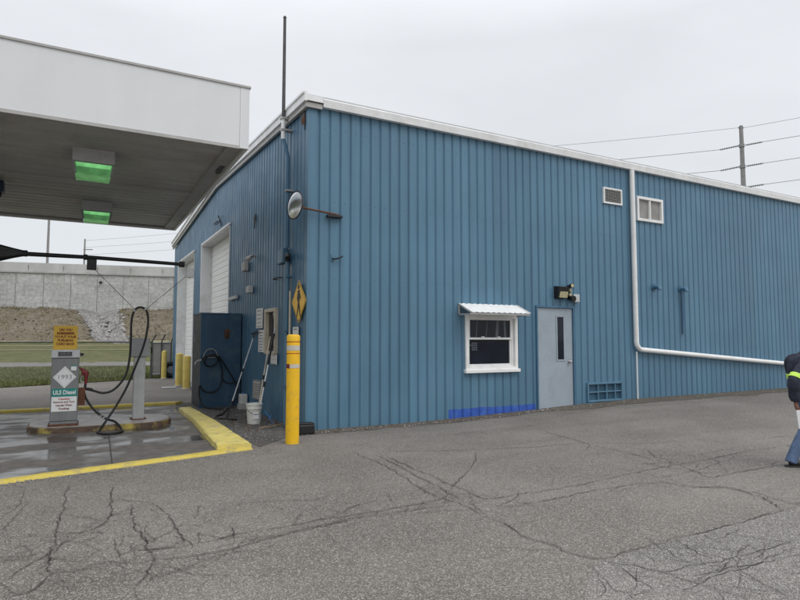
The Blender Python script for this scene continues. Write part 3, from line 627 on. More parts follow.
def rake(y): return lerp(5.62, 5.94, y / RIDGE) if y <= RIDGE else lerp(5.94, 5.36, (y - RIDGE) / (DEP - RIDGE))
WIN = (3.25, 4.51, .95, 2.05); DOOR = (5.07, 6.12, .0, 2.26); LOU = (6.52, 7.58, .20, .57); V1 = (7.16, 7.74, 4.74, 5.09); V2 = (8.28, 9.18, 4.44, 5.0)
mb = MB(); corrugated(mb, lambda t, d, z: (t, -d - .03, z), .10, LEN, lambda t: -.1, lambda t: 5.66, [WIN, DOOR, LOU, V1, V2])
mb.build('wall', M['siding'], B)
D1 = (5.92, 9.80, 0, 4.53); D2 = (11.25, 14.80, 0, 4.53); LW = (1.63, 2.35, 1.30, 2.16)
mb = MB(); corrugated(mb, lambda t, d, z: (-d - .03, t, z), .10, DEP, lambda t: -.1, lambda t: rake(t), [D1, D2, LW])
mb.build('wall', M['siding_shaded'], B)
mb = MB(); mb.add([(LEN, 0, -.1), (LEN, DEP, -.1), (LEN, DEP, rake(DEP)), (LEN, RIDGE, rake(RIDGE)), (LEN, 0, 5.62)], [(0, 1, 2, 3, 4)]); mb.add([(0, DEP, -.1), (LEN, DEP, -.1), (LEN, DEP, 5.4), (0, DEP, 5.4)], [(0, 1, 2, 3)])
mb.build('wall', M['siding_shaded'], B)
mb = MB(); mb.prism([(-.045, -.045, -.1), (.105, -.045, -.1), (.105, -.02, -.1), (-.02, -.02, -.1), (-.02, .105, -.1), (-.045, .105, -.1)], (0, 0, 5.70)); mb.build('corner_trim', M['siding'], B)
mb = MB()
for y0, y1, z0, z1 in ((0, RIDGE, 5.76, 6.08), (RIDGE, DEP, 6.08, 5.50)):
    mb.prism([(-.10, y0 - (.1 if y0 == 0 else 0), z0), (-.10, y1 + (.1 if y1 == DEP else 0), z1), (-.10, y1 + (.1 if y1 == DEP else 0), z1 + .05), (-.10, y0 - (.1 if y0 == 0 else 0), z0 + .05)], (LEN + .2, 0, 0))
mb.build('roof', M['roof'], B)
def rake_board(b, x0, x1, dz0, dz1, ya=-.13):
    """board along the gable: between offsets dz0..dz1 above the wall top"""
    for a, c in ((ya, RIDGE), (RIDGE, DEP + .12)):
        b.prism([(x0, a, rake(max(a, 0)) + dz0 + (0)), (x0, c, rake(min(c, DEP)) + dz0), (x0, c, rake(min(c, DEP)) + dz1), (x0, a, rake(max(a, 0)) + dz1)], (x1 - x0, 0, 0))
mb = MB(); rake_board(mb, -.15, -.10, .055, .215); rake_board(mb, -.175, -.148, .185, .222); mb.box((-.10, -.13, 5.69), (.20, -.09, 5.79)); tr = mb.build('rake_trim', M['trim'], B)
mb = MB(); rake_board(mb, -.11, -.055, -.035, .052, -.10); mb.box((-.055, -.10, 5.585), (.19, -.058, 5.672)); mb.build('rake_soffit', M['trim_grey'], B)  # shadow under the roof edge put into this strip's grey colour
mb = MB(); mb.prism([(.205, -.035, 5.625), (.205, -.12, 5.625), (.205, -.135, 5.755), (.205, -.125, 5.772), (.205, -.035, 5.772)], (LEN - .2, 0, 0)); g = mb.build('gutter', M['trim'], B)
# torn sheet metal at the roof corner
mb = MB(); mb.prism([(-.062, .11, 5.58), (-.062, .40, 5.60), (-.062, .31, 5.50), (-.062, .22, 5.47), (-.062, .17, 5.36), (-.062, .12, 5.24), (-.062, .09, 5.38)], (.012, 0, 0)); tag_ = mb.build('torn_hole', M['black'], B)
mb = MB(); mb.add([(-.064, .10, 5.52), (-.10, .20, 5.42), (-.085, .16, 5.34), (-.066, .10, 5.40), (-.060, .10, 5.52), (-.094, .20, 5.42), (-.079, .16, 5.34), (-.06, .10, 5.40)], [(0, 1, 2, 3), (7, 6, 5, 4), (0, 4, 5, 1), (1, 5, 6, 2), (2, 6, 7, 3), (3, 7, 4, 0)]); mb.build('bent_flap', M['rust'], B)
mb = MB(); mb.prism([(-.064, 3.30, 4.36), (-.064, 3.50, 4.30), (-.064, 3.44, 4.20), (-.064, 3.36, 4.22)], (.014, 0, 0)); mb.prism([(-.064, 3.37, 4.22), (-.064, 3.43, 4.21), (-.064, 3.40, 4.03)], (.014, 0, 0)); mb.build('torn_hole', M['black'], B)
# bright blue touch-up paint by the door
mb = MB(); corrugated(mb, lambda t, d, z: (t, -d - .03, z), 2.84, 5.02, lambda t: -.05, lambda t: .215 + .02 * mnoise.noise(Vector((t * 6, 0, 0))), proud=.003)
mb.build('paint_patch', M['bright_blue'], B)
mb = MB(); vs = []
# downspout with an elbow and a long sloping run
sp = [(8.06, -.11, 5.60), (8.06, -.11, 1.50)] + [(8.06 + .2 * (1 - math.cos(a)), -.11, 1.50 - .18 * math.sin(a)) for a in (.4, .8, 1.2, 1.57)] + [(14.55, -.11, .86), (14.85, -.14, .80)]
mb.tube(sp, .058, 12); ds = mb.build('downspout', M['white'], B, smooth=True)
mb = MB(); mb.tube([(8.10, -.075, 1.28), (8.10, -.075, .08)], .017, 8); mb.build('drain_pipe', M['white'], B, smooth=True)

# window
def frame(b, x0, x1, z0, z1, w_, y0, y1):
    b.box((x0, y0, z0), (x0 + w_, y1, z1)); b.box((x1 - w_, y0, z0), (x1, y1, z1)); b.box((x0 + w_, y0 + .001, z1 - w_), (x1 - w_, y1, z1)); b.box((x0 + w_, y0 + .001, z0), (x1 - w_, y1, z0 + w_))
mb = MB(); frame(mb, 3.23, 4.53, .93, 2.06, .075, -.075, .10); W = mb.build('window', M['white'], B, bevel=.006)
mb = MB(); mb.box((3.20, -.115, .90), (4.56, .0, .965)); mb.build('sill', M['white'], W, bevel=.008)
mb = MB(); frame(mb, 3.305, 4.40, 1.56, 1.99, .04, -.045, -.005); frame(mb, 3.305, 4.40, 1.03, 1.60, .042, -.02, .025); mb.box((4.40, -.03, 1.0), (4.455, .06, 1.985)); mb.box((3.305, -.05, 1.005), (4.40, .05, 1.03))
mb.box((3.62, -.06, 1.60), (3.69, -.03, 1.62)); mb.box((4.02, -.06, 1.60), (4.09, -.03, 1.62)); mb.build('sash', M['trim'], W, bevel=.004)
mb = MB(); mb.box((3.345, -.018, 1.595), (4.36, -.012, 1.955)); mb.box((3.345, .006, 1.07), (4.36, .012, 1.565)); mb.build('pane', M['glass'], W)
mb = MB()
for x, w_, x2 in ((3.53, .022, 3.50), (3.78, .02, 3.75), (4.02, .07, 3.99), (4.20, .05, 4.22)): mb.prism([(x, -.0195, 1.955), (x + w_, -.0195, 1.955), (x2 + w_, -.0195, 1.60), (x2, -.0195, 1.60)], (0, .001, 0))
mb.build_each('pane_strip', M['pane_mark'], W)  # slanted grey stripes laid on the upper pane
mb = MB()
for i in range(4):
    for j in range(4):
        if i or j % 3 == 1: mb.box((3.37 + i * .048, .0035, 1.50 - j * .042 - .03), (3.37 + i * .048 + .034, .0055, 1.50 - j * .042))
mb.build('sticker', M['pane_mark'], W)
# awning of corrugated white sheet over the window
mb = MB(); nseg = 44; vs = []
for j, (y, z, xa, xb) in enumerate(((-.035, 2.275, 3.13, 4.60), (-.50, 2.075, 2.84, 4.50))):
    pass
xa, xb = 3.08, 4.55
for i in range(nseg + 1):
    x = lerp(xa, xb, i / nseg); r = .0065 * math.cos(i * math.pi / 2 * 1.0)
    for y, z in ((-.03, 2.27), (-.46, 2.085)): vs += [(x, y, z + r), (x, y, z + r - .006)]
mb.add(vs, [q for i in range(nseg) for q in ((4 * i, 4 * i + 2, 4 * i + 6, 4 * i + 4), (4 * i + 1, 4 * i + 5, 4 * i + 7, 4 * i + 3), (4 * i + 2, 4 * i + 3, 4 * i + 7, 4 * i + 6), (4 * i, 4 * i + 4, 4 * i + 5, 4 * i + 1))] + [(0, 1, 3, 2), (4 * nseg, 4 * nseg + 2, 4 * nseg + 3, 4 * nseg + 1)])
A = mb.build('awning', M['white'], B, smooth=True)
mb = MB()
for x in (3.09, 4.52): mb.obox((x, -.245, 2.165), (.012, 0, 0), (0, .21, .09), (0, .007, -.014)); mb.box((x - .012, -.45, 2.035), (x + .012, -.03, 2.06)); mb.box((x - .012, -.06, 2.04), (x + .012, -.03, 2.25))
mb.box((3.10, -.45, 2.04), (4.51, -.43, 2.07)); mb.build('bracket', M['trim_grey'], A)

# personnel door
mb = MB(); mb.box((5.05, -.065, .03), (5.085, .06, 2.285)); mb.box((6.105, -.065, .03), (6.14, .06, 2.285)); mb.box((5.085, -.066, 2.245), (6.105, .06, 2.285)); mb.build('door_frame', M['siding_shaded'], B)
mb = MB(); mb.box((5.09, -.03, .10), (6.10, .02, 2.24)); DR = mb.build('door', M['door'], B, bevel=.004)
mb = MB()
for z in (.35, 1.2, 2.02): mb.tube([(5.092, -.042, z), (5.092, -.042, z + .10)], .011, 8)
mb.build_each('hinge', M['door'], DR)
mb = MB(); mb.box((5.655, -.036, 1.13), (5.835, -.0305, 2.05)); mb.build('door_window', M['glass'], DR)
mb = MB(); frame(mb, 5.625, 5.865, 1.10, 2.08, .03, -.042, -.031); mb.build('window_frame', M['door'], DR)
mb = MB(); mb.tube([(5.985, -.031, 1.075), (5.985, -.06, 1.075), (5.985, -.065, 1.075), (5.985, -.085, 1.075), (5.985, -.105, 1.075), (5.985, -.112, 1.075)], [.035, .032, .014, .026, .03, .02], 14); mb.build('knob', M['steel'], DR, smooth=True)
mb = MB(); mb.box((5.955, -.034, .99), (6.015, -.031, 1.15)); mb.build('strike_plate', M['steel'], DR)
mb = MB(); mb.box((5.05, -.16, -.02), (6.14, .02, .095)); mb.build('threshold', M['concrete'], B, bevel=.01)
# low block vent
mb = MB(); frame(mb, 6.49, 7.61, .17, .60, .042, -.075, .04)
for x in (6.83, 7.10, 7.37): mb.box((x - .014, -.062, .21), (x + .014, .03, .56))
mb.box((6.53, -.06, .375), (7.57, .03, .40)); LV = mb.build('low_vent', M['siding'], B, bevel=.004)
mb = MB(); mb.box((6.53, -.018, .21), (7.57, -.008, .56)); mb.build('vent_pane', M['glass_blue'], LV)
mb = MB(); mb.box((6.47, -.10, -.05), (7.66, -.02, .155)); mb.build('vent_base', M['siding'], B, bevel=.015)
# upper vents
mb = MB(); frame(mb, 7.14, 7.76, 4.72, 5.10, .042, -.07, .06); U = mb.build('louver_vent', M['trim'], B, bevel=.004)
mb = MB()
for i in range(8): mb.obox((7.45, -.03, 4.775 + i * .039), (.27, 0, 0), (0, .024, .016), (0, -.003, .004))
mb.build('louver', M['trim_grey'], U)
mb = MB(); mb.box((7.16, .03, 4.74), (7.74, .04, 5.08))
for i in range(7): mb.box((7.215 + i * .08, -.062, 4.765), (7.222 + i * .08, -.054, 5.06))
mb.build('vent_screen', M['grey'], U)
mb = MB(); frame(mb, 8.26, 9.20, 4.42, 5.02, .065, -.085, .06); mb.box((8.71, -.075, 4.48), (8.75, .04, 4.96)); U = mb.build('upper_window', M['white'], B, bevel=.006)
mb = MB(); mb.box((8.32, -.022, 4.48), (8.712, -.012, 4.96)); mb.box((8.748, -.022, 4.48), (9.14, -.012, 4.96)); mb.build('pane', M['pane_dull'], U)
# two pipe outlets
for x, long_ in ((8.82, False), (9.83, True)):
    mb = MB(); mb.tube([(x, -.03, 2.83), (x, -.16, 2.83), (x, -.19, 2.80), (x, -.195, 2.755)], [.05, .05, .05, .055], 12); mb.tube([(x, -.031, 2.83), (x, -.05, 2.83)], .09, 12)
    if long_: mb.tube([(x, -.075, 2.76), (x, -.075, 1.7)], .03, 10)
    mb.build('wall_outlet', M['siding_shaded'], B, smooth=True)

# rows of sheet-metal screws along the girts
mb = MB()
for z in (1.15, 2.62, 3.98, 5.28):
    for k in range(1, 128):
        x = k * .2 - .075 - .06
        if any(h[0] - .06 < x < h[1] + .06 and h[2] - .06 < z < h[3] + .06 for h in (WIN, DOOR, LOU, V1, V2)) or abs(x - 8.06) < .08: continue
        mb.box((x - .006, -.036, z - .006), (x + .006, -.028, z + .006))
sc_ = mb.build('screw_head', M['siding'], B); sc_['kind'] = 'stuff'
# roller doors
def roller(y0, y1, zt):
    b = MB(); n = 27
    b.box((.27, y0, -.02), (.30, y1, zt))
    for i in range(n):
        z0 = zt * i / n; z1 = zt * (i + 1) / n
        b.prism([(.27, y0 + .04, z0 + .004), (.258, y0 + .04, z0 + .02), (.258, y0 + .04, z1 - .02), (.27, y0 + .04, z1 - .004)], (0, y1 - y0 - .08, 0))
    d = b.build('roller_door', M['roller'], B)
    f = MB(); f.box((-.055, y0 - .02, 0), (.30, y0, zt + .03)); f.box((-.055, y1, 0), (.30, y1 + .02, zt + .03)); f.box((-.055, y0, zt), (.30, y1, zt + .03)); f.box((-.075, y0 - .06, zt + .03), (-.03, y1 + .06, zt + .09)); f.box((-.07, y1 + .02, 0), (-.03, y1 + .09, zt + .03)); f.build('door_jamb', M['jamb'], d)
roller(D1[0], D1[1], D1[3]); roller(D2[0], D2[1], D2[3])
# side window with cream frame
mb = MB()
mb.box((-.10, 1.61, 1.28), (.05, 1.67, 2.18)); mb.box((-.10, 2.27, 1.28), (.05, 2.37, 2.18)); mb.box((-.10, 1.67, 2.11), (.05, 2.27, 2.18)); mb.box((-.11, 1.67, 1.27), (.05, 2.27, 1.33)); W2 = mb.build('window', M['cream'], B, bevel=.006)
mb = MB(); mb.box((-.02, 1.67, 1.33), (-.01, 2.27, 2.11)); mb.build('pane', M['glass'], W2)
mb = MB(); mb.prism([(-.03, 1.69, 2.10), (-.03, 1.97, 2.10), (-.03, 1.75, 1.62), (-.03, 1.69, 1.40)], (.008, 0, 0)); mb.build('pane_strip', M['cream'], W2)  # cream wedge laid on the pane
mb = MB(); mb.box((-.09, 2.60, .29), (-.03, 3.18, .70))
LVs = mb.build('side_vent', M['grey'], B, bevel=.006)
mb = MB()
for i in range(8): mb.obox((-.098, 2.89, .335 + i * .045), (0, .25, 0), (.012, 0, .013), (-.004, 0, .004))
mb.build('louver', M['trim_grey'], LVs)

# ------------------------------------------------------------------ canopy over the fuel island
CX0, CX1, CY0, CY1, CZ0, CZ1 = -13.5, -1.22, -.62, 7.15, 4.50, 5.47
C = thing('canopy', (-7.2, 3.0, 0), 'flat fuel station canopy with plain white fascia and ribbed dark soffit', 'canopy')
mb = MB(); t_ = .05
mb.box((CX0, CY0, CZ0), (CX1 - .14, CY0 + t_, CZ1)); mb.build('fascia', M['canopy'], C)
mb = MB(); mb.box((CX1 - .137, CY0 - .003, CZ0 - .004), (CX1 + .003, CY0 + t_, CZ1)); mb.build('fascia_corner', M['canopy'], C)
mb = MB(); mb.box((CX1 - t_, CY0 + t_, CZ0), (CX1, CY1, CZ1)); mb.build('fascia', M['canopy'], C)
mb = MB(); mb.box((CX0, CY1 - t_, CZ0), (CX1 - t_, CY1, CZ1)); mb.box((CX0, CY0 + t_, CZ0), (CX0 + t_, CY1 - t_, CZ1)); mb.build('fascia', M['canopy'], C)
mb = MB(); mb.box((CX0 - .02, CY0 - .02, CZ1 - .012), (CX1 + .02, CY0 + .03, CZ1 + .02)); mb.box((CX1 - .03, CY0 + .03, CZ1 - .012), (CX1 + .02, CY1 + .02, CZ1 + .02)); mb.box((CX0, CY0 - .008, CZ0 - .018), (CX1 - .14, CY0 - .0005, CZ0 + .03)); mb.build('edge_cap', M['trim_grey'], C)
mb = MB(); mb.box((CX0 + .05, CY0 + .05, CZ1 - .12), (CX1 - .05, CY1 - .05, CZ1 - .08)); mb.build('roof_deck', M['roof'], C)
mb = MB(); y = CY0 + .055
prof = [(0, .10), (.02, .06), (.26, .06), (.28, .10), (.30, .10)]
vs = []; ys = []
while y < CY1 - .06:
    for u, d in prof[:-1]:
        ys.append((y + u, CZ0 + d))
    y += .30
ys = [(a, b) for a, b in ys if a < CY1 - .06]
for a, b in ys: vs += [(CX0 + .05, a, b), (CX1 - .26, a, b)]
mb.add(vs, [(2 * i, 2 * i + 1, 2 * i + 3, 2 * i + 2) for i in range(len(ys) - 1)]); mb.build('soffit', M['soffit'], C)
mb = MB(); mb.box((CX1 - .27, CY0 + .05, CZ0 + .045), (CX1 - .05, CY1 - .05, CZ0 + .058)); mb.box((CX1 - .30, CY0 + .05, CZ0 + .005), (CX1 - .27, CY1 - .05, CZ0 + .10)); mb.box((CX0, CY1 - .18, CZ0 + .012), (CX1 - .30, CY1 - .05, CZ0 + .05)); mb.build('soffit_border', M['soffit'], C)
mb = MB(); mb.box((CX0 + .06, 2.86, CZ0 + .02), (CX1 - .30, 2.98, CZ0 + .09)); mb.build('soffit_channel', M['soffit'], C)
mb = MB(); mb.prism(irregular([(CX1 - .17, .62), (CX1 - .08, .64), (CX1 - .07, 1.1), (CX1 - .13, 1.2), (CX1 - .18, .95)], CZ0 + .040, .06, .05), (0, 0, .004)); mb.build('torn_hole', M['black'], C)
for x in (-6.9, -12.0):
    mb = MB(); mb.box((x - .125, 2.45, .0), (x + .125, 2.70, CZ0 + .06), .01); cl_ = mb.build('column', M['grey_l'], C)
    mb = MB(); mb.box((x - .2, 2.37, .0), (x + .2, 2.78, .03)); mb.build('base_plate', M['steel'], cl_)
def canopy_light(x, y, label):
    t = thing('canopy_light', (x, y, 4.1), label, 'lamp', 'lamps under the canopy')
    z1 = CZ0 + .06
    m_ = MB(); m_.box((x - .30, y, z1 - .22), (x + .30, y + .60, z1), .008); m_.build('housing', M['grey_l'], t)
    m_ = MB(); a = .025
    m_.add([(x - .28, y + .02, z1 - .22), (x + .28, y + .02, z1 - .22), (x + .28, y + .58, z1 - .22), (x - .28, y + .58, z1 - .22), (x - .24, y + .06, z1 - .40), (x + .24, y + .06, z1 - .40), (x + .24, y + .54, z1 - .40), (x - .24, y + .54, z1 - .40)],
           [(4, 5, 6, 7), (0, 1, 5, 4), (1, 2, 6, 5), (2, 3, 7, 6), (3, 0, 4, 7)]); m_.build('lens', M['green_lens'], t)
    m_ = MB()
    for yy, sg_ in ((y + .028, -1), (y + .572, 1)): m_.prism([(x - .255, yy + sg_ * .004, z1 - .235), (x + .255, yy + sg_ * .004, z1 - .235), (x + .238, yy - sg_ * .012, z1 - .295), (x - .238, yy - sg_ * .012, z1 - .295)], (0, sg_ * .006, 0))
    m_.build_each('lens_glow_strip', M['green_bright'], t)  # added bright strips imitating the lamp's glow near the lens top
    m_ = MB()
    for sx in (-1, 1): m_.obox((x + sx * .272, y + .03, z1 - .31), (.018, 0, 0), (0, .018, 0), (-sx * .02, .02, -.09))
    m_.obox((x, y + .012, z1 - .225), (.30, 0, 0), (0, .012, 0), (0, 0, .008)); m_.build('lens_frame', M['grey'], t)
    return t
canopy_light(-3.31, .72, 'green-lit box lamp under the front half of the canopy, nearer the white fascia')
canopy_light(-3.17, 4.62, 'green-lit box lamp near the back edge of the canopy, smaller in view')
t = thing('ceiling_fixture', (-4.92, 3.5, 4.2), 'dark blue fixture hanging under the canopy ceiling at the left edge', 'fixture')
mb = MB(); mb.box((-5.14, 3.3, 4.28), (-4.74, 3.6, 4.50), .02); mb.build('housing', M['dblue'], t)
mb = MB(); mb.tube([(-4.92, 3.45, 4.50), (-4.92, 3.45, 4.57)], .06, 10); mb.tube([(-4.80, 3.42, 4.28), (-4.80, 3.40, 4.20)], .03, 8); mb.build_each('stem', M['black'], t)

# yellow kerbs of the pad (front, side, back)
def kerb(pts_l, pts_r, h, name, label, top_slope=.0, m_='kerb'):
    b = MB(); A_ = []; B_ = []
    def dense(p, n=26):
        out = []
        for i in range(len(p) - 1):
            for k in range(n): out.append(Vector(p[i]).lerp(Vector(p[i + 1]), k / n))
        return out + [Vector(p[-1])]
    A_, B_ = dense(pts_l), dense(pts_r); vs = []
    for i, (a, c) in enumerate(zip(A_, B_)):
        q = .016 * mnoise.noise(Vector((a.x * 3, a.y * 3, 1))); q2 = .012 * mnoise.noise(Vector((a.x * 7, a.y * 7, 4)))
        d = (c - a).normalized(); a = a + d * q; c = c + d * q2; dz = .006 * mnoise.noise(Vector((a.x * 5, a.y * 5, 8)))
        vs += [(a.x, a.y, -.02), (a.x + d.x * .012, a.y + d.y * .012, h - .02 + dz), (a.x + d.x * .04, a.y + d.y * .04, h + dz), (c.x - d.x * .04, c.y - d.y * .04, h + dz + top_slope), (c.x - d.x * .012, c.y - d.y * .012, h - .02 + dz), (c.x, c.y, -.02)]
    n = len(A_); f = [(6 * i + k, 6 * i + k + 1, 6 * i + 6 + k + 1, 6 * i + 6 + k) for i in range(n - 1) for k in range(5)] + [tuple(range(6)), tuple(range(6 * n - 6, 6 * n))]
    b.add(vs, f); return tag(b.build(name, M[m_], smooth=True), label, 'kerb')
kerb([(-13.0, -3.42), (-4.13, -1.86), (-1.20, -1.16)], [(-13.0, -3.24), (-4.15, -1.68), (-1.40, -1.02)], .035, 'kerb', 'long low yellow kerb along the front edge of the wet concrete pad', m_='kerb_front')
kerb([(-1.70, -1.085), (-1.52, 2.0), (-1.49, 3.95)], [(-1.22, -1.145), (-1.20, 1.2), (-1.20, 4.0)], .10, 'kerb', 'wide raised yellow kerb running from the pad corner towards the dark blue shed')
kerb([(-13.0, 5.32), (-4.9, 5.36), (-1.35, 5.42)], [(-13.0, 5.60), (-4.9, 5.62), (-1.15, 5.66)], .07, 'kerb', 'yellow kerb along the back of the pad behind the fuel dispenser', m_='kerb_front')

# fuel island
t = thing('fuel_island', (-3.1, 1.8, 0), 'low concrete fuel island with rusty yellow edge under the dispenser and grey post', 'island')
def rounded(x0, x1, y0, y1, r, z, n=8):
    out = []
    for cx_, cy_, a0 in ((x1 - r, y1 - r, 0), (x0 + r, y1 - r, 90), (x0 + r, y0 + r, 180), (x1 - r, y0 + r, 270)):
        for k in range(n + 1):
            a = R(a0 + 90 * k / n); out.append((cx_ + r * math.cos(a), cy_ + r * math.sin(a), z))
    return out
mb = MB(); mb.prism(rounded(-4.15, -1.86, 1.74, 3.05, .55, .0), (0, 0, .10)); mb.build('edge_band', M['island_edge'], t, bevel=.012)
mb = MB(); mb.prism(rounded(-4.12, -1.89, 1.77, 3.02, .53, .09), (0, 0, .022)); mb.build('top_slab', M['island'], t, bevel=.008)

# fuel dispenser
DX, DY = -3.61, 2.08           # base centre
DP = thing('fuel_dispenser', (DX, DY, .11), 'grey diesel fuel dispenser with white diamond placard and yellow sign on top', 'fuel dispenser')
fx0, fx1, fy0, fy1 = DX - .205, DX + .205, DY - .17, DY + .19; fz = .11; ft = 1.36
mb = MB(); mb.box((fx0, 1.90, fz), (fx1, 2.26, ft), .008); DC = mb.build('cabinet', M['disp'], DP)
mb = MB(); mb.box((fx0 - .006, 1.888, 1.25), (fx1 + .006, 2.268, 1.385), .01); hd = mb.build('head', M['grey_l'], DP)
mb = MB(); mb.box((fx0 + .10, 1.882, 1.285), (fx1 - .12, 1.889, 1.345)); dsp = mb.build('display', M['black'], DP)
text('digits', '000.00', .045, (DX - .01, 1.8805, 1.315), (1, 0, 0), (0, 0, 1), M['ink_l'], dsp, width=.15, depth=.001)
mb = MB(); frame(mb, fx0 + .09, fx1 - .11, 1.275, 1.355, .01, 1.878, 1.889); mb.build('bezel', M['grey'], hd)
mb = MB(); mb.box((fx0 + .015, 1.893, .20), (fx1 - .015, 1.8995, 1.235)); mb.build('front_panel', M['disp'], DP)
mb = MB()
for z in (.19, 1.238): mb.box((fx0 + .01, 1.894, z), (fx1 - .01, 1.90, z + .008))
mb.build_each('panel_seam', M['ink'], DC)
mb = MB(); mb.box((fx0 - .02, 1.86, fz), (fx1 + .02, 2.29, fz + .035)); mb.build('plinth', M['rust'], DP)
def sheet(nm, x0, x1, z0, z1, y, m, p, th=.004):
    b = MB(); b.box((x0, y - th, z0), (x1, y, z1)); return b.build(nm, m, p)
mb = MB(); cxd, czd, hd_ = DX - .005, .925, .185
mb.prism([(cxd, 1.892, czd + hd_), (cxd + hd_ * .93, 1.892, czd), (cxd, 1.892, czd - hd_), (cxd - hd_ * .93, 1.892, czd)], (0, -.004, 0)); pl = mb.build('placard', M['paper'], DP)
text('placard_number', '1993', .10, (cxd, 1.8865, czd), (1, 0, 0), (0, 0, 1), M['ink_l'], pl, width=.20, bold=.001)
mb = MB(); a = hd_ * .88
for k in range(4):
    p0 = [(0, a), (a * .93, 0), (0, -a), (-a * .93, 0)][k]; p1 = [(0, a), (a * .93, 0), (0, -a), (-a * .93, 0)][(k + 1) % 4]
    q0 = (p0[0] * .97, p0[1] * .97); q1 = (p1[0] * .97, p1[1] * .97)
    mb.prism([(cxd + p[0], 1.8875, czd + p[1]) for p in (p0, p1, q1, q0)], (0, -.001, 0))
mb.build('placard_border', M['ink_l'], pl)
s1 = sheet('decal', DX - .185, DX + .185, .605, .735, 1.892, M['teal'], DP)
text('decal_text', 'ULS Diesel', .098, (DX, 1.887, .668), (1, 0, 0), (0, 0, 1), M['paper'], s1, width=.33, bold=.0025)
s2 = sheet('decal', DX - .185, DX + .185, .355, .600, 1.8925, M['paper'], DP)
for s_, z, sz, w_, m_ in (('Caution', .562, .050, .17, 'red_text'), ('Remove and Turn', .510, .044, .31, 'dark_red'), ('Handle When', .455, .044, .24, 'dark_red'), ('Fueling', .400, .044, .15, 'dark_red')):
    text('decal_text', s_, sz, (DX, 1.8875, z), (1, 0, 0), (0, 0, 1), M[m_], s2, width=w_, bold=.0012)
s3 = sheet('decal', DX + .085, DX + .165, 1.035, 1.125, 1.892, M['paper'], DP)
sheet('decal_header', DX + .085, DX + .165, 1.105, 1.125, 1.8875, M['teal'], s3, .001)
# yellow reminder sign standing on the dispenser
mb = MB(); mb.box((DX - .195, 2.02, 1.385), (DX + .165, 2.03, 1.795), .002); sg = mb.build('sign_plate', M['sign_o'], DP)
for s_, z, w_ in (('DID YOU', 1.722, .19), ('REMEMBER', 1.662, .265), ('TO PUT YOUR', 1.602, .32), ('FUELMAN', 1.542, .23), ('CARD BACK', 1.482, .275)):
    text('sign_text', s_, .058, (DX - .015, 2.0185, z), (1, 0, 0), (0, 0, 1), M['dark_red'], sg, width=w_, bold=.0022)
mb = MB(); mb.box((DX - .10, 2.03, 1.38), (DX - .07, 2.05, 1.6)); mb.box((DX + .05, 2.03, 1.38), (DX + .08, 2.05, 1.6)); mb.build_each('sign_bracket', M['steel'], sg)
# nozzle side
mb = MB(); mb.box((fx1, 1.93, .44), (fx1 + .105, 2.08, .73), .008); mb.build('nozzle_boot', M['rust'], DP)
mb = MB(); mb.prism([(fx1 + .005, 1.95, 1.33), (fx1 + .075, 1.95, 1.315), (fx1 + .045, 1.95, 1.275), (fx1 + .005, 1.95, 1.28)], (0, .12, 0)); mb.build('switch_lever', M['black'], DP)
mb = MB(); mb.tube([(fx1 - .01, 2.0, 1.10), (fx1 + .02, 2.0, 1.06), (fx1 + .065, 1.99, 1.03), (fx1 + .11, 1.98, .985), (fx1 + .115, 1.98, .90), (fx1 + .105, 1.98, .80)], [.012, .014, .03, .045, .03, .024], 10)
mb.box((fx1 + .035, 1.955, .945), (fx1 + .135, 2.005, 1.03), .015); nz = mb.build('nozzle', M['red'], DP, smooth=True)
mb = MB(); mb.tube(spline([(fx1 + .06, 1.98, .96), (fx1 + .03, 1.98, .90), (fx1 + .035, 1.98, .84), (fx1 + .09, 1.98, .82)], 5), .009, 6); mb.build('trigger_guard', M['steel'], nz)
mb = MB(); mb.tube([(fx1 + .105, 1.98, .80), (fx1 + .10, 1.98, .74), (fx1 + .085, 1.98, .70)], [.02, .022, .02], 8); mb.tube([(fx1 + .10, 1.98, .715), (fx1 + .17, 1.98, .705), (fx1 + .22, 1.98, .69)], [.022, .024, .021], 8); mb.build('swivel', M['black'], DP)
hp = [(-3.36, 1.98, .715), (-3.26, 1.98, 0.70), (-3.16, 1.98, 0.67), (-3.03, 1.98, 0.63), (-2.89, 1.98, 0.66), (-2.77, 1.98, 0.77), (-2.67, 1.98, 0.95), (-2.62, 1.98, 1.23), (-2.61, 1.98, 1.55), (-2.61, 1.98, 1.87), (-2.57, 1.98, 2.07), (-2.48, 1.98, 2.14), (-2.38, 1.98, 2.10), (-2.335, 1.98, 1.95), (-2.35, 1.97, 1.69), (-2.41, 1.96, 1.41), (-2.52, 1.95, 1.09), (-2.65, 1.94, 0.73), (-2.80, 1.92, 0.43), (-2.95, 1.84, 0.19), (-3.06, 1.65, .05), (-3.10, 1.42, .032), (-3.02, 1.20, .032), (-2.88, 1.17, .032), (-2.75, 1.30, .032), (-2.74, 1.55, .04), (-2.83, 1.75, .145), (-2.96, 1.86, .19), (-3.10, 1.92, .29), (-3.21, 1.96, .42), (-3.29, 1.97, .56), (-3.33, 1.98, .70)]
mb = MB(); mb.tube(spline(hp, 6), .0195, 9); hs = mb.build('hose', M['rubber'], DP, smooth=True)
mb = MB()
for a, b_ in (((-2.575, 1.98, 2.06), (-2.555, 1.98, 2.09)), ((-2.40, 1.98, 2.115), (-2.375, 1.98, 2.095)), ((-3.06, 1.91, .25), (-3.035, 1.90, .235)), ((-3.01, 1.89, .215), (-2.99, 1.88, .205))): mb.tube([a, b_], .025, 9)
mb.build_each('hose_clamp', M['steel'], hs)

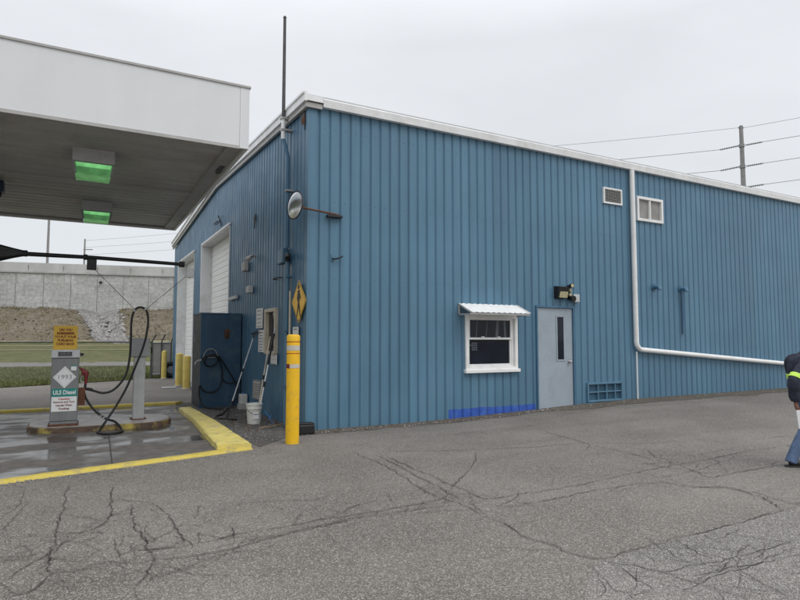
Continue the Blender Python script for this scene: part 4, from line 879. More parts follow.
# grey post with an electrical box
t = thing('service_post', (-2.43, 2.28, .112), 'square grey steel post with an electrical box, standing on the island right of the dispenser', 'post')
mb = MB(); mb.box((-2.525, 2.19, .112), (-2.335, 2.37, 1.25), .01); mb.build('post', M['post'], t)
mb = MB(); mb.box((-2.60, 2.17, 1.24), (-2.27, 2.39, 1.585), .008); bx = mb.build('electrical_box', M['grey'], t)
mb = MB(); mb.box((-2.585, 2.163, 1.255), (-2.285, 2.17, 1.565), .002); mb.build('box_door', M['grey'], bx)
mb = MB(); mb.tube([(-2.27, 2.28, 1.40), (-2.235, 2.28, 1.40), (-2.225, 2.28, 1.36), (-2.225, 2.28, 1.31)], .014, 8); mb.build('switch_handle', M['black'], bx)
mb = MB(); mb.box((-2.56, 2.15, .112), (-2.30, 2.41, .126)); mb.build('base_plate', M['rust'], t)

# hose retriever boom across the bay
t = thing('hose_boom', (-6.9, 2.55, 2.9), 'long black boom with folded sleeve and cable retriever holding up the fuel hose', 'boom')
mb = MB(); mb.tube([(-6.9, 2.44, 2.98), (-4.6, 2.35, 3.03), (-3.27, 2.2, 3.02), (-1.74, 2.04, 2.97)], [.05, .04, .034, .032], 10); mb.build('pole', M['black'], t, smooth=True)
mb = MB(); pts = [(-6.3, 2.42, 3.0), (-5.6, 2.40, 3.01), (-5.0, 2.38, 3.02), (-4.65, 2.355, 3.03), (-4.45, 2.33, 3.035), (-4.33, 2.32, 3.035), (-4.28, 2.315, 3.035)]
vs = []; n = 20; rr = [.10, .22, .19, .125, .075, .055, .042]
for i, (p, r) in enumerate(zip(pts, rr)):
    for k in range(n):
        a = 2 * math.pi * k / n; q = r * (1 + .16 * math.cos(5 * a) * (1 if i < 5 else .2)); vs.append((p[0], p[1] + q * math.cos(a), p[2] + q * math.sin(a) * 1.05))
mb.add(vs, [(i * n + k, i * n + (k + 1) % n, (i + 1) * n + (k + 1) % n, (i + 1) * n + k) for i in range(len(pts) - 1) for k in range(n)] + [tuple(range(n))]); mb.build('folded_sleeve', M['black'], t, smooth=True)
mb = MB(); mb.tube([(-4.32, 2.318, 3.035), (-4.25, 2.31, 3.035)], .055, 10); mb.tube([(-3.40, 2.215, 3.02), (-3.34, 2.21, 3.02)], .05, 10); mb.tube([(-1.82, 2.05, 2.973), (-1.72, 2.04, 2.97)], .055, 10); mb.build_each('collar', M['black'], t)
mb = MB(); mb.box((-3.345, 2.15, 2.80), (-3.19, 2.27, 2.99), .01); mb.build('retriever_box', M['black'], t)
mb = MB(); mb.box((-1.70, 1.97, 2.72), (-1.56, 2.01, 2.91), .01); mb.tube([(-1.72, 2.02, 2.95), (-1.74, 2.0, 2.80), (-1.70, 1.99, 2.73), (-1.62, 1.99, 2.71)], .008, 6); mb.build('pulley_plate', M['grey_l'], t)
mb = MB(); mb.tube([(-3.22, 2.2, 2.81), (-2.55, 1.98, 2.09)], .005, 5); mb.tube([(-2.38, 1.98, 2.10), (-1.70, 2.0, 2.74)], .005, 5); mb.build('cable', M['dark_steel'], t)

# dark blue ribbed shed against the side wall
t = thing('equipment_shed', (-.5, 4.95, 0), 'dark blue ribbed metal equipment shed standing against the side wall', 'shed')
SX0, SX1, SY0, SY1, SZ = -.97, -.062, 4.45, 5.5, 2.16
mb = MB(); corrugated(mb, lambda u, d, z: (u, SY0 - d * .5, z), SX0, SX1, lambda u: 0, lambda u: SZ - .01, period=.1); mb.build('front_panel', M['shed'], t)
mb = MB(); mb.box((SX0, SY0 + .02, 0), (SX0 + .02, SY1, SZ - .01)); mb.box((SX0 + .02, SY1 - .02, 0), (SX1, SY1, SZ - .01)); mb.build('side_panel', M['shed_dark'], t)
mb = MB(); mb.box((SX0 - .012, SY0 - .012, SZ - .012), (SX1, SY1 + .012, SZ + .02)); mb.build('top', M['shed'], t)
mb = MB(); mb.box((SX0 - .006, SY0 - .006, 0), (SX0 + .03, SY0 + .022, SZ - .012)); mb.box((SX1 - .03, SY0 - .006, 0), (SX1, SY0 + .02, SZ - .012)); mb.build('corner_strip', M['shed'], t)
mb = MB(); mb.tube([(SX0, 4.9, 1.72), (SX0 - .07, 4.9, 1.72), (SX0 - .07, 4.9, 1.50), (SX0, 4.9, 1.50)], .010, 6); mb.build('handle', M['grey'], t)
mb = MB(); mb.box((-.44, 4.425, 1.58), (-.33, 4.448, 1.80)); lb = mb.build('lock_plate', M['rust'], t)
mb = MB(); mb.box((-.42, 4.41, 1.60), (-.35, 4.424, 1.655)); mb.tube([(-.385, 4.43, 1.72), (-.385, 4.405, 1.72)], .018, 8); mb.build_each('lock', M['black'], lb)

# hose hanger on the shed, and its hose
t = thing('hose_hanger', (-.76, 4.4, 1.2), 'curved metal hose hanger fixed on the dark blue shed', 'hanger')
mb = MB(); pts = [(-.76 + .155 * math.cos(a), 4.36, 1.15 + .20 * math.sin(a)) for a in [R(x) for x in range(0, 181, 12)]]
mb.tube(pts, .014, 8); mb.tube([(-.915, 4.36, 1.15), (-.605, 4.36, 1.15)], .014, 8); mb.tube([(-.76, 4.36, 1.33), (-.76, 4.44, 1.33)], .015, 8); mb.tube([(-.76, 4.44, 1.21), (-.76, 4.34, 1.21)], .03, 8); mb.build('arch', M['grey'], t, smooth=True)
mb = MB(); mb.tube([(-.90, 4.30, 1.16), (-.76, 4.28, 1.21), (-.62, 4.30, 1.16)], .02, 8); mb.build('saddle', M['rust'], t, smooth=True)
mb = MB()
mb.tube(spline([(-1.02, 4.33, 1.08), (-.96, 4.31, 1.11), (-.90, 4.28, 1.17), (-.76, 4.25, 1.225), (-.63, 4.28, 1.17), (-.61, 4.32, 1.08), (-.66, 4.36, .99), (-.75, 4.37, .95), (-.86, 4.36, .98), (-.90, 4.33, 1.08), (-.84, 4.26, 1.19), (-.70, 4.25, 1.21), (-.58, 4.30, 1.10), (-.49, 4.36, .81), (-.52, 4.37, .55), (-.62, 4.37, .40), (-.75, 4.37, .36), (-.90, 4.37, .40), (-.99, 4.36, .52), (-1.0, 4.33, .30), (-.93, 4.22, .08), (-.80, 4.10, .025), (-.60, 3.9, .022)], 7), .0165, 8)
mb.tube(spline([(-.60, 4.27, 1.18), (-.48, 4.33, 1.03), (-.32, 4.36, .78), (-.20, 4.36, .58), (-.13, 4.34, .36), (-.22, 4.25, .15), (-.38, 4.05, .025), (-.62, 3.4, .022), (-.80, 2.9, .022), (-1.0, 2.55, .022), (-.9, 2.2, .022), (-.7, 2.0, .022)], 7), .0165, 8)
mb.tube(spline([(-.50, 4.36, .80), (-.48, 4.37, .66), (-.42, 4.37, .58), (-.33, 4.37, .55), (-.22, 4.37, .57), (-.08, 4.36, .60)], 6), .014, 8)
hz = thing('water_hose', (-.7, 4.2, 0), 'black water hose looped over the hanger and trailing onto the ground', 'hose')
mb.build('tube', M['rubber'], hz, smooth=True)
mb = MB(); mb.tube([(-1.09, 4.33, 1.05), (-1.02, 4.33, 1.085), (-.97, 4.32, 1.10)], [.02, .026, .022], 8); mb.tube([(-1.09, 4.33, 1.05), (-1.10, 4.33, 1.0)], .022, 8); mb.build('spray_nozzle', M['steel'], hz, smooth=True)

# long squeegee leaning on the wall
t = thing('squeegee', (-.85, 2.2, 0), 'long pale-handled squeegee leaning on the wall, its head high by the white notices', 'squeegee')
top = Vector((-.12, 2.98, 1.70)); bot = Vector((-.84, 2.24, .02))
mb = MB(); mb.tube([bot.lerp(top, .18), bot.lerp(top, .94)], .0125, 8); mb.build('handle', M['grey_l'], t, smooth=True)
mb = MB(); mb.tube([bot, bot.lerp(top, .19)], [.02, .016], 8); mb.tube([bot.lerp(top, .52), bot.lerp(top, .56)], .018, 8); mb.build_each('grip', M['black'], t)
mb = MB(); mb.tube([bot.lerp(top, .93), top], .017, 8); mb.obox(top, (.0, .22, -.02), (.012, 0, .006), (-.01, 0, .022)); mb.build('head', M['ink'], t)
# bucket with two poles
t = thing('bucket', (-.52, 1.42, 0), 'white plastic bucket standing on the ground by the side wall', 'bucket')
bc = (-.52, 1.42, 0)
mb = MB(); mb._lathe(Vector(bc), [(.001, .008), (.118, .008), (.120, 0), (.122, .02), (.140, .27), (.150, .272), (.151, .30), (.143, .302), (.144, .345), (.153, .347), (.154, .372), (.147, .374), (.140, .36), (.112, .03), (.001, .025)], 28); mb.build('body', M['bucket'], t, smooth=True)
mb = MB(); pts = [(bc[0] + .155 * math.cos(a), bc[1] - .155 * abs(math.sin(a)) * .98, .315 - .13 * abs(math.sin(a))) for a in [R(x) for x in range(0, 181, 15)]]; mb.tube(pts, .004, 6); mb.build('wire_handle', M['dark_steel'], t)
mb = MB(); mb.prism([(bc[0] - .06, bc[1] - .138, .10), (bc[0] + .05, bc[1] - .138, .10), (bc[0] + .05, bc[1] - .143, .22), (bc[0] - .06, bc[1] - .143, .22)], (0, -.004, 0)); mb.build('label', M['paper'], t)
def pole(name, a, b_, parts, label, cat):
    tt = thing(name, (a[0], a[1], a[2]), label, cat); A_, B_ = Vector(a), Vector(b_)
    for nm, u0, u1, r, m_ in parts:
        q = MB(); q.tube([A_.lerp(B_, u0), A_.lerp(B_, u1)], r, 8); q.build(nm, M[m_], tt, smooth=True)
    return tt
pole('mop', (-.50, 1.36, .035), (-.115, 1.84, 1.62), [('handle', .03, 1, .0125, 'cream'), ('collar', .48, .53, .018, 'black'), ('mop_head', 0, .10, .035, 'grey')], 'mop with a tan handle standing in the white bucket, leaning at the small side window', 'mop')
pole('brush', (-.45, 1.46, .035), (-.115, 1.52, 1.78), [('handle', .03, .62, .0135, 'white'), ('grip', .60, .94, .019, 'black'), ('tip', .94, 1, .015, 'grey_l'), ('collar', .36, .42, .019, 'black'), ('brush_head', 0, .07, .04, 'blue_plastic')], 'white-handled brush with a long black grip standing in the white bucket', 'brush')
t = pole('scrub_brush', (-.30, 1.15, .13), (-.40, 1.55, .33), [('handle', 0, 1, .008, 'blue_plastic'), ('cross_bar', .0, .02, .02, 'blue_plastic')], 'thin blue brush handle sticking out beside the bucket', 'brush')
q = MB(); q.tube([(-.34, 1.07, .11), (-.26, 1.19, .17)], .008, 6); q.tube([(-.295, 1.14, .13), (-.25, 1.10, .0)], .007, 6); q.build('head', M['blue_plastic'], t)
mb = MB(); mb.tube([(-.62, .74, .012), (-.30, .86, .018), (-.08, 1.0, .02)], .012, 6); tag(mb.build('stick', M['wood']), 'thin brown stick lying on the ground at the foot of the side wall', 'stick')
mb = MB(); mb.box((-.22, 3.72, .12), (-.06, 3.92, .34), .02); t = thing('white_jug', (-.14, 3.82, 0), 'small white plastic jug at the wall between shed and vent', 'jug'); mb.build('body', M['bucket'], t)
mb = MB(); mb.tube([(-.14, 3.82, .34), (-.14, 3.82, .375)], .025, 8); mb.build('cap', M['blue_plastic'], t); mb = MB(); mb.box((-.24, 3.70, 0), (-.05, 3.94, .12)); mb.build('block', M['concrete'], t)
mb = MB(); mb.box((-.24, -.30, 0), (.04, -.11, .17), .03); t = thing('bait_box', (-.1, -.2, 0), 'black plastic box on the ground at the building corner behind the yellow bollard', 'box'); mb.build('body', M['rubber'], t)
mb = MB(); mb.box((-.23, -.29, .165), (.03, -.12, .19), .01); mb.build('lid', M['black'], t)

# notices on the side wall
def notice(y0, y1, z0, z1, label, lines, title=True, group=None):
    tt = thing('notice', (-.075, (y0 + y1) / 2, z0), label, 'notice', group); b = MB(); b.box((-.075, y0, z0), (-.062, y1, z1)); p = b.build('sheet', M['paper'], tt)
    b = MB(); rg_ = random.Random(int(z0 * 100)); h = (z1 - z0)
    for i in range(lines):
        z = z1 - h * (.12 + .80 * i / max(lines - 1, 1)); w_ = (y1 - y0) * rg_.uniform(.55, .85); c = (y0 + y1) / 2; hh = h * .018 * (1.6 if title and i == 0 else 1)
        b.box((-.0765, c - w_ / 2, z - hh), (-.0752, c + w_ / 2, z + hh))
    b.build_each('print_line', M['grey'], p); return tt
notice(2.58, 3.06, 1.80, 2.22, 'upper white printed notice on the side wall, with larger lettering', 5)
notice(2.46, 2.86, 1.30, 1.76, 'lower white printed notice under the larger one on the side wall', 7)
notice(1.54, 1.92, 1.08, 1.27, 'small white notice under the side window frame', 3)
notice(.30, .58, 1.44, 1.78, 'small white paper on the corner of the side wall under the crossing sign', 3)

# boxes and lamps on the side wall
def wallbox(y0, y1, z0, z1, d, label, m_='grey_l', stub=True):
    tt = thing('junction_box', (-.06, (y0 + y1) / 2, z0), label, 'electrical box'); b = MB(); b.box((-.055 - d, y0, z0), (-.055, y1, z1), .01); b.build('body', M[m_], tt)
    b = MB(); b.box((-.062 - d, y0 + .015, z0 + .015), (-.056 - d, y1 - .015, z1 - .015)); b.build('cover', M[m_], tt)
    return tt
wallbox(3.87, 4.17, 3.14, 3.35, .08, 'pale square electrical box high on the side wall, lower left of the wall lamp', 'trim_grey')
wallbox(3.43, 3.70, 2.60, 2.76, .09, 'rounded pale electrical box on the side wall, above the white notices')
wallbox(.96, 1.32, 2.98, 3.26, .10, 'blue-painted electrical box on the side wall beside the top of the vertical conduit', 'siding_shaded')
t = thing('wall_lamp', (-.06, 3.5, 3.3), 'small grey wall lamp with a tilted head high on the side wall', 'lamp')
mb = MB(); mb.tube([(-.055, 3.20, 3.38), (-.14, 3.20, 3.40), (-.17, 3.24, 3.38)], .022, 8); mb.build('arm', M['grey'], t); mb = MB(); mb.tube([(-.13, 3.22, 3.40), (-.17, 3.34, 3.36), (-.19, 3.42, 3.34)], [.03, .05, .06], 12); mb.build('head', M['grey_l'], t, smooth=True)
t = thing('wall_bracket', (-.06, 5.2, 2.55), 'short pale horizontal bar bracket on the side wall right of the roller door', 'bracket')
mb = MB(); mb.box((-.12, 4.80, 2.55), (-.06, 5.62, 2.63), .006); mb.build('bar', M['grey_l'], t); mb = MB(); mb.box((-.062, 4.9, 2.52), (-.045, 5.0, 2.66)); mb.box((-.062, 5.4, 2.52), (-.045, 5.5, 2.66)); mb.build_each('plate', M['grey'], t)
# cable clamp (little dark bracket)
mb = MB(); mb.tube(spline([(-.06, 1.55, 2.72), (-.16, 1.55, 2.73), (-.12, 1.35, 2.74), (-.06, 1.3, 2.74)], 5), .012, 6); tag(mb.build('hook', M['black']), 'small black hook on the side wall below the blue electrical box', 'hook')
t = thing('wall_hook', (.50, -.06, 2.9), 'small dark hook with a loose strap on the long blue wall below the mirror arm', 'hook')
mb = MB(); mb.tube(spline([(.42, -.03, 2.98), (.44, -.09, 2.96), (.52, -.10, 2.98), (.60, -.08, 3.02)], 4), .014, 6); mb.build('hook', M['black'], t); mb = MB(); mb.box((.40, -.045, 2.93), (.46, -.028, 3.04)); mb.build('base_plate', M['siding'], t)
mb = MB(); mb.tube(spline([(-.04, 7.55, 4.95), (-.14, 7.5, 4.85), (-.15, 7.2, 4.78), (-.10, 6.95, 4.86), (-.12, 7.1, 5.0), (-.06, 7.25, 5.02), (-.05, 7.0, 4.72)], 5), .014, 6); tag(mb.build('cable_loop', M['black']), 'loose black cable loop on the side wall above the roller doors', 'cable')
# conduit and mast
t = thing('mast', (-.19, .93, 4.2), 'tall dark steel mast clamped to the gable and rising above the roof', 'mast')
mb = MB(); mb.tube([(-.19, .93, 5.66), (-.19, .93, 7.66)], [.034, .028], 10); mb.tube([(-.19, .93, 7.66), (-.19, .93, 7.69)], [.036, .02], 10); mb.build('pole', M['dark_steel'], t, smooth=True)
mb = MB(); mb.tube([(-.19, .93, 5.30), (-.19, .93, 5.72)], .040, 10); mb.build('white_sleeve', M['white'], t, smooth=True)
mb = MB(); mb.tube([(-.19, .93, 5.32), (-.15, .90, 5.15), (-.11, .87, 4.95), (-.11, .86, 3.25)], .034, 10); mb.build('lower_pole', M['siding_shaded'], t, smooth=True)
mb = MB(); mb.box((-.24, .87, 5.46), (-.03, .99, 5.49)); mb.box((-.24, .87, 5.68), (-.03, .99, 5.71)); mb.box((-.155, .80, 4.3), (-.03, .93, 4.33)); mb.build_each('clamp', M['trim_grey'], t)
t = thing('conduit', (-.10, .86, 0), 'grey vertical conduit pipe on the side wall with a black weatherhead', 'pipe')
mb = MB(); mb.tube([(-.10, .88, .0), (-.10, .86, 3.02)], .040, 10); mb.build('pipe', M['siding'], t, smooth=True)
mb = MB(); mb.tube([(-.10, .86, 3.0), (-.11, .83, 3.09), (-.15, .71, 3.09), (-.16, .66, 3.03)], [.05, .055, .05, .045], 10); mb.build('weatherhead', M['black'], t, smooth=True)
mb = MB()
for z in (.7, 1.7, 2.7): mb.box((-.145, .79, z), (-.03, .94, z + .03))
mb.build_each('strap', M['siding_shaded'], t)
t = thing('thin_pipe', (-.09, .72, 0), 'thin pale yellow pipe on the side wall, behind the bright yellow bollard', 'pipe')
mb = MB(); mb.tube([(-.085, .72, .42), (-.085, .73, 2.44)], .019, 8); mb.build('upper_pipe', M['cream'], t, smooth=True)
mb = MB(); mb.tube([(-.09, .78, .0), (-.085, .72, .43)], .024, 8); mb.build('lower_pipe', M['white'], t, smooth=True); mb = MB(); mb.tube([(-.087, .725, .36), (-.085, .72, .52)], .032, 8); mb.build('coupling', M['black'], t)

# pedestrian crossing sign
t = thing('crossing_sign', (-.1, .25, 1.82), 'yellow diamond pedestrian crossing sign with black walking figure', 'sign')
sc_, sy, szc = .39, .25, 2.22
def rd(pts, r=.06):
    out = []
    n = len(pts)
    for i in range(n):
        p, a, b_ = Vector(pts[i]), Vector(pts[i - 1]), Vector(pts[(i + 1) % n]); u = (a - p).normalized(); v_ = (b_ - p).normalized()
        for k in range(5):
            q = k / 4; out.append(p + u * r * (1 - q) ** 2 + v_ * r * q ** 2)
    return out
def side(pts, x): return [(x, sy - p[0], szc + p[1]) for p in pts]      # p = (right, up) as seen from the bay
mb = MB(); mb.prism(side(rd([(0, sc_), (sc_, 0), (0, -sc_), (-sc_, 0)]), -.082), (-.004, 0, 0)); plt = mb.build('plate', M['sign_y'], t)
mb = MB(); o_ = rd([(0, .375), (.375, 0), (0, -.375), (-.375, 0)]); i_ = rd([(0, .357), (.357, 0), (0, -.357), (-.357, 0)], .055)
for k in range(len(o_)):
    k2 = (k + 1) % len(o_); mb.prism(side([o_[k], o_[k2], i_[k2], i_[k]], -.0865), (-.0012, 0, 0))
mb.build('border', M['black'], plt)
mb = MB()
def limb(pts, ws):
    for (a, b_), (w0, w1) in zip(zip(pts, pts[1:]), zip(ws, ws[1:])):
        a, b_ = Vector(a), Vector(b_); d = (b_ - a).normalized(); n_ = Vector((-d.y, d.x)); mb.prism(side([a + n_ * w0, b_ + n_ * w1, b_ - n_ * w1, a - n_ * w0], -.0868 - random.random() * .0006), (-.0015, 0, 0))
mb.prism(side([(.0 + .045 * math.cos(R(a)), .255 + .045 * math.sin(R(a))) for a in range(0, 360, 24)], -.0867), (-.0015, 0, 0))
limb([(.005, .20), (.01, .05), (.01, -.01)], [.062, .054, .046]); limb([(.0, -.0), (.055, -.13), (.09, -.25), (.12, -.25)], [.036, .028, .021, .018]); limb([(.0, -.0), (-.03, -.13), (-.085, -.25), (-.06, -.262)], [.036, .028, .021, .016])
limb([(-.01, .18), (-.065, .09), (-.05, .02)], [.024, .021, .016]); limb([(.03, .18), (.075, .10), (.10, .045)], [.024, .021, .016]); mb.build('symbol', M['black'], plt)
mb = MB(); mb.box((-.082, .21, 1.9), (-.045, .29, 1.94)); mb.box((-.082, .21, 2.48), (-.045, .29, 2.52)); mb.tube([(-.0865, .25, 2.535), (-.090, .25, 2.535)], .010, 8); mb.tube([(-.0865, .25, 1.90), (-.090, .25, 1.90)], .010, 8); mb.build_each('mount', M['steel'], t)

# convex mirror on its arm
t = thing('convex_mirror', (-.29, -.10, 3.83), 'round convex traffic mirror on a metal arm at the building corner', 'mirror')
mn = Vector((-.965, -.22, .06)).normalized(); mu = (Vector((0, 0, 1)) - mn * mn.z).normalized(); ms = mu.cross(mn); mc = Vector((-.29, -.13, 3.82)); rad = .23
mb = MB(); vs = []; rings, n = 7, 32
for i in range(rings):
    r = rad * i / (rings - 1); h = .055 * (1 - (i / (rings - 1)) ** 2)
    for k in range(n): a = 2 * math.pi * k / n; vs.append(mc + mn * (h + .012) + (mu * math.cos(a) + ms * math.sin(a)) * max(r, .001))
mb.add(vs, [(i * n + k, i * n + (k + 1) % n, (i + 1) * n + (k + 1) % n, (i + 1) * n + k) for i in range(rings - 1) for k in range(n)]); mb.build('mirror_face', M['chrome'], t, smooth=True)
mb = MB(); vs = []
prof = [(.0, -.05), (.12, -.045), (.21, -.015), (.245, .0), (.247, .018), (.228, .018)]
for r, h in prof:
    for k in range(n): a = 2 * math.pi * k / n; vs.append(mc + mn * h + (mu * math.cos(a) + ms * math.sin(a)) * max(r, .001))
mb.add(vs, [(i * n + k, i * n + (k + 1) % n, (i + 1) * n + (k + 1) % n, (i + 1) * n + k) for i in range(len(prof) - 1) for k in range(n)]); mb.build('rim', M['ink'], t, smooth=True)
mb = MB(); mb.tube([mc - mn * .045, (-.12, -.13, 3.79), (.52, -.10, 3.74)], .017, 8); mb.build('arm', M['rust'], t, smooth=True)
mb = MB(); mb.box((.30, -.125, 3.69), (.58, -.03, 3.735), .006); mb.tube([mc - mn * .04, mc - mn * .09], .03, 8); mb.build('wall_bracket', M['black'], t)

# wall pack, sensor and box above the door
t = thing('wall_pack', (5.72, -.05, 2.45), 'dark wall lamp with a yellowed lens above the grey door', 'lamp')
mb = MB(); mb.add([(5.58, -.03, 2.44), (5.86, -.03, 2.44), (5.86, -.15, 2.46), (5.58, -.15, 2.46), (5.58, -.03, 2.72), (5.86, -.03, 2.72), (5.86, -.20, 2.70), (5.58, -.20, 2.70)], [(0, 3, 2, 1), (4, 5, 6, 7), (0, 1, 5, 4), (1, 2, 6, 5), (2, 3, 7, 6), (3, 0, 4, 7)]); mb.build('housing', M['black'], t, bevel=.006)
mb = MB(); mb.add([(5.615, -.150, 2.465), (5.835, -.150, 2.465), (5.835, -.185, 2.59), (5.615, -.185, 2.59), (5.615, -.17, 2.462), (5.835, -.17, 2.462), (5.835, -.205, 2.59), (5.615, -.205, 2.59)], [(0, 1, 2, 3), (7, 6, 5, 4), (0, 4, 5, 1), (1, 5, 6, 2), (2, 6, 7, 3), (3, 7, 4, 0)]); mb.build('lens', M['lamp_lens'], t)
t = thing('motion_lamp', (5.99, -.05, 2.4), 'black twin-head spotlight between the wall lamp and the grey box', 'lamp')
mb = MB(); mb.tube([(5.99, -.05, 2.43), (5.99, -.07, 2.60), (5.98, -.05, 2.74)], [.03, .028, .03], 10); mb.tube([(5.98, -.04, 2.72), (5.96, -.20, 2.73)], [.03, .052], 12); mb.tube([(6.0, -.04, 2.47), (6.0, -.20, 2.44)], [.035, .07], 12); mb.build('body', M['black'], t, smooth=True)
mb = MB(); mb.tube([(5.96, -.201, 2.73), (5.96, -.206, 2.73)], .04, 12); mb.tube([(5.99, -.09, 2.635), (5.97, -.15, 2.63)], .034, 10); mb.tube([(5.965, -.08, 2.54), (5.955, -.155, 2.535)], .03, 10); mb.build_each('lens', M['lamp_lens'], t)
t = thing('junction_box', (6.17, -.05, 2.38), 'light grey square electrical box above the right side of the grey door', 'electrical box')
mb = MB(); mb.box((6.08, -.12, 2.38), (6.26, -.03, 2.555), .012); mb.build('body', M['grey_l'], t); mb = MB(); mb.tube([(6.08, -.07, 2.42), (6.02, -.07, 2.44)], .016, 8); mb.build('conduit', M['grey'], t)

# bollards
t = thing('bollard', (-.56, -.92, 0), 'bright yellow bollard sleeve with reflective bands at the building corner', 'bollard')
bx_, by_ = -.56, -.92
mb = MB(); mb.lathe((bx_, by_, 0), [(.100, 0), (.101, .04), (.101, 1.330), (.094, 1.336), (.094, 1.350), (.101, 1.356), (.101, 1.505), (.094, 1.511), (.094, 1.525), (.101, 1.531), (.101, 1.60), (.094, 1.622), (.07, 1.632), (.0, 1.636)], 36); mb.build('sleeve', M['yellow'], t, smooth=True)
mb = MB(); mb._lathe(Vector((bx_, by_, 0)), [(.096, 1.337), (.0965, 1.349)], 36); mb._lathe(Vector((bx_, by_, 0)), [(.096, 1.512), (.0965, 1.524)], 36); mb.build_each('groove', M['orange'], t, smooth=True)
def arcband(a0, a1, z0, z1, r=.1025):
    b = MB(); n_ = 20; vs_ = []
    for i in range(n_ + 1):
        a = R(lerp(a0, a1, i / n_)); 
        for rr_ in (r, r + .0012):
            vs_ += [(bx_ + rr_ * math.cos(a), by_ + rr_ * math.sin(a), z0), (bx_ + rr_ * math.cos(a), by_ + rr_ * math.sin(a), z1)]
    b.add(vs_, [q for i in range(n_) for q in ((4 * i + 2, 4 * i + 6, 4 * i + 7, 4 * i + 3), (4 * i, 4 * i + 1, 4 * i + 5, 4 * i + 4), (4 * i + 1, 4 * i + 3, 4 * i + 7, 4 * i + 5), (4 * i, 4 * i + 4, 4 * i + 6, 4 * i + 2))] + [(0, 2, 3, 1), (4 * n_, 4 * n_ + 1, 4 * n_ + 3, 4 * n_ + 2)]); return b
# camera sees the side around 252 degrees
arcband(165, 322, 1.392, 1.468).build('reflective_band', M['reflect'], t, smooth=True); arcband(322, 345, 1.388, 1.47).build('band_end', M['black'], t, smooth=True)
arcband(176, 222, 1.125, 1.188).build('label', M['dark_red'], t, smooth=True); lbp = arcband(222, 320, 1.128, 1.185).build('label', M['reflect'], t, smooth=True)
def pale_bollard(x, y, h, r, label):
    tt = thing('bollard', (x, y, 0), label, 'bollard', 'faded yellow bollards by the roller doors'); b = MB(); b.lathe((x, y, 0), [(r, 0), (r, h - .06), (r * .9, h - .02), (r * .6, h), (.001, h + .012)], 20); b.build('pipe', M['yellow_pale'], tt, smooth=True)
    b = MB(); b.lathe((x, y, 0), [(r + .03, .004), (r + .02, .03)], 20); b.build_each('collar', M['concrete'], tt); return tt
pale_bollard(-.37, 10.15, 1.05, .12, 'faded yellow pipe bollard right beside the dark blue shed edge')
pale_bollard(-.39, 11.60, 1.10, .12, 'faded yellow pipe bollard at the far roller door, left of the one by the shed')
pale_bollard(-.36, 15.85, 1.12, .105, 'farthest faded yellow pipe bollard, in front of the grey slatted gate')
mb = MB(); mb.prism(irregular([(-1.05, 10.7), (-.62, 10.62), (-.58, 10.95), (-1.0, 11.0)], .01, .04, .1), (0, 0, .02)); tag(mb.build('drain_cover', M['grey_l']), 'small pale plate lying on the asphalt by the far yellow bollards', 'plate')

# ------------------------------------------------------------------ far background
t = thing('retaining_wall', tuple(wallpt(0, 0, 0)), 'long pale stone-panel retaining wall of the highway above the embankment', 'wall')
def wallbox_(b, t0, t1, z0, z1, s0, s1):
    p = [wallpt(t0, s0, z0), wallpt(t1, s0, z0), wallpt(t1, s1, z0), wallpt(t0, s1, z0)]; b.prism(p, (0, 0, z1 - z0)); return b
mb = MB(); mb.v = []; vs = []; fs = []; uv = []
T0, T1 = -62, 95
vs = [wallpt(T0, 0, 4.0), wallpt(T1, 0, 4.0), wallpt(T1, 0, 10.0), wallpt(T0, 0, 10.0), wallpt(T0, -.4, 4.0), wallpt(T1, -.4, 4.0), wallpt(T1, -.4, 10.0), wallpt(T0, -.4, 10.0)]
uvs = [(0, 0), (T1 - T0, 0), (T1 - T0, 6.0), (0, 6.0)] * 2
mb.add(vs, [(0, 1, 2, 3), (7, 6, 5, 4), (3, 2, 6, 7), (0, 4, 5, 1), (1, 5, 6, 2), (0, 3, 7, 4)]); mb.uv = uvs; fc = mb.build('facing', M['wall_stone'], t)
mb = MB(); k = 0; tt = 1.58 - 3.05 * 20
while tt < T1: wallbox_(mb, tt, tt + .05, 4.0, 9.96, .0, .012); tt += 3.05
mb.build('joint', M['joint'], fc)
mb = MB(); wallbox_(mb, T0, T1, 9.93, 10.15, -.45, .16); cp = mb.build('ledge', M['concrete'], t)
mb = MB(); p = [(.06, 10.15), (.02, 10.5), (-.06, 11.22), (-.32, 11.22), (-.38, 10.15)]; mb.prism([wallpt(T0, s, z) for s, z in p], WD * (T1 - T0)); br = mb.build('barrier', M['concrete'], t)
mb = MB(); tt = T0 + 2.5
while tt < T1: wallbox_(mb, tt, tt + .04, 10.16, 10.9, -.03, .062); tt += 3.9
mb.build('joint', M['joint'], br)
mb = MB(); q = wallpt(11.2, 0, 8.95); mb.tube([q, q + WN * .5, q + WN * .6 + Vector((0, 0, -.12))], [.13, .15, .15], 10); mb.build('drain_spout', M['black'], t)
mb = MB(); wallbox_(mb, T0, T1, 9.6, 9.9, -30, -.4); 
mb.build('highway', M['asphalt'], kind='structure')

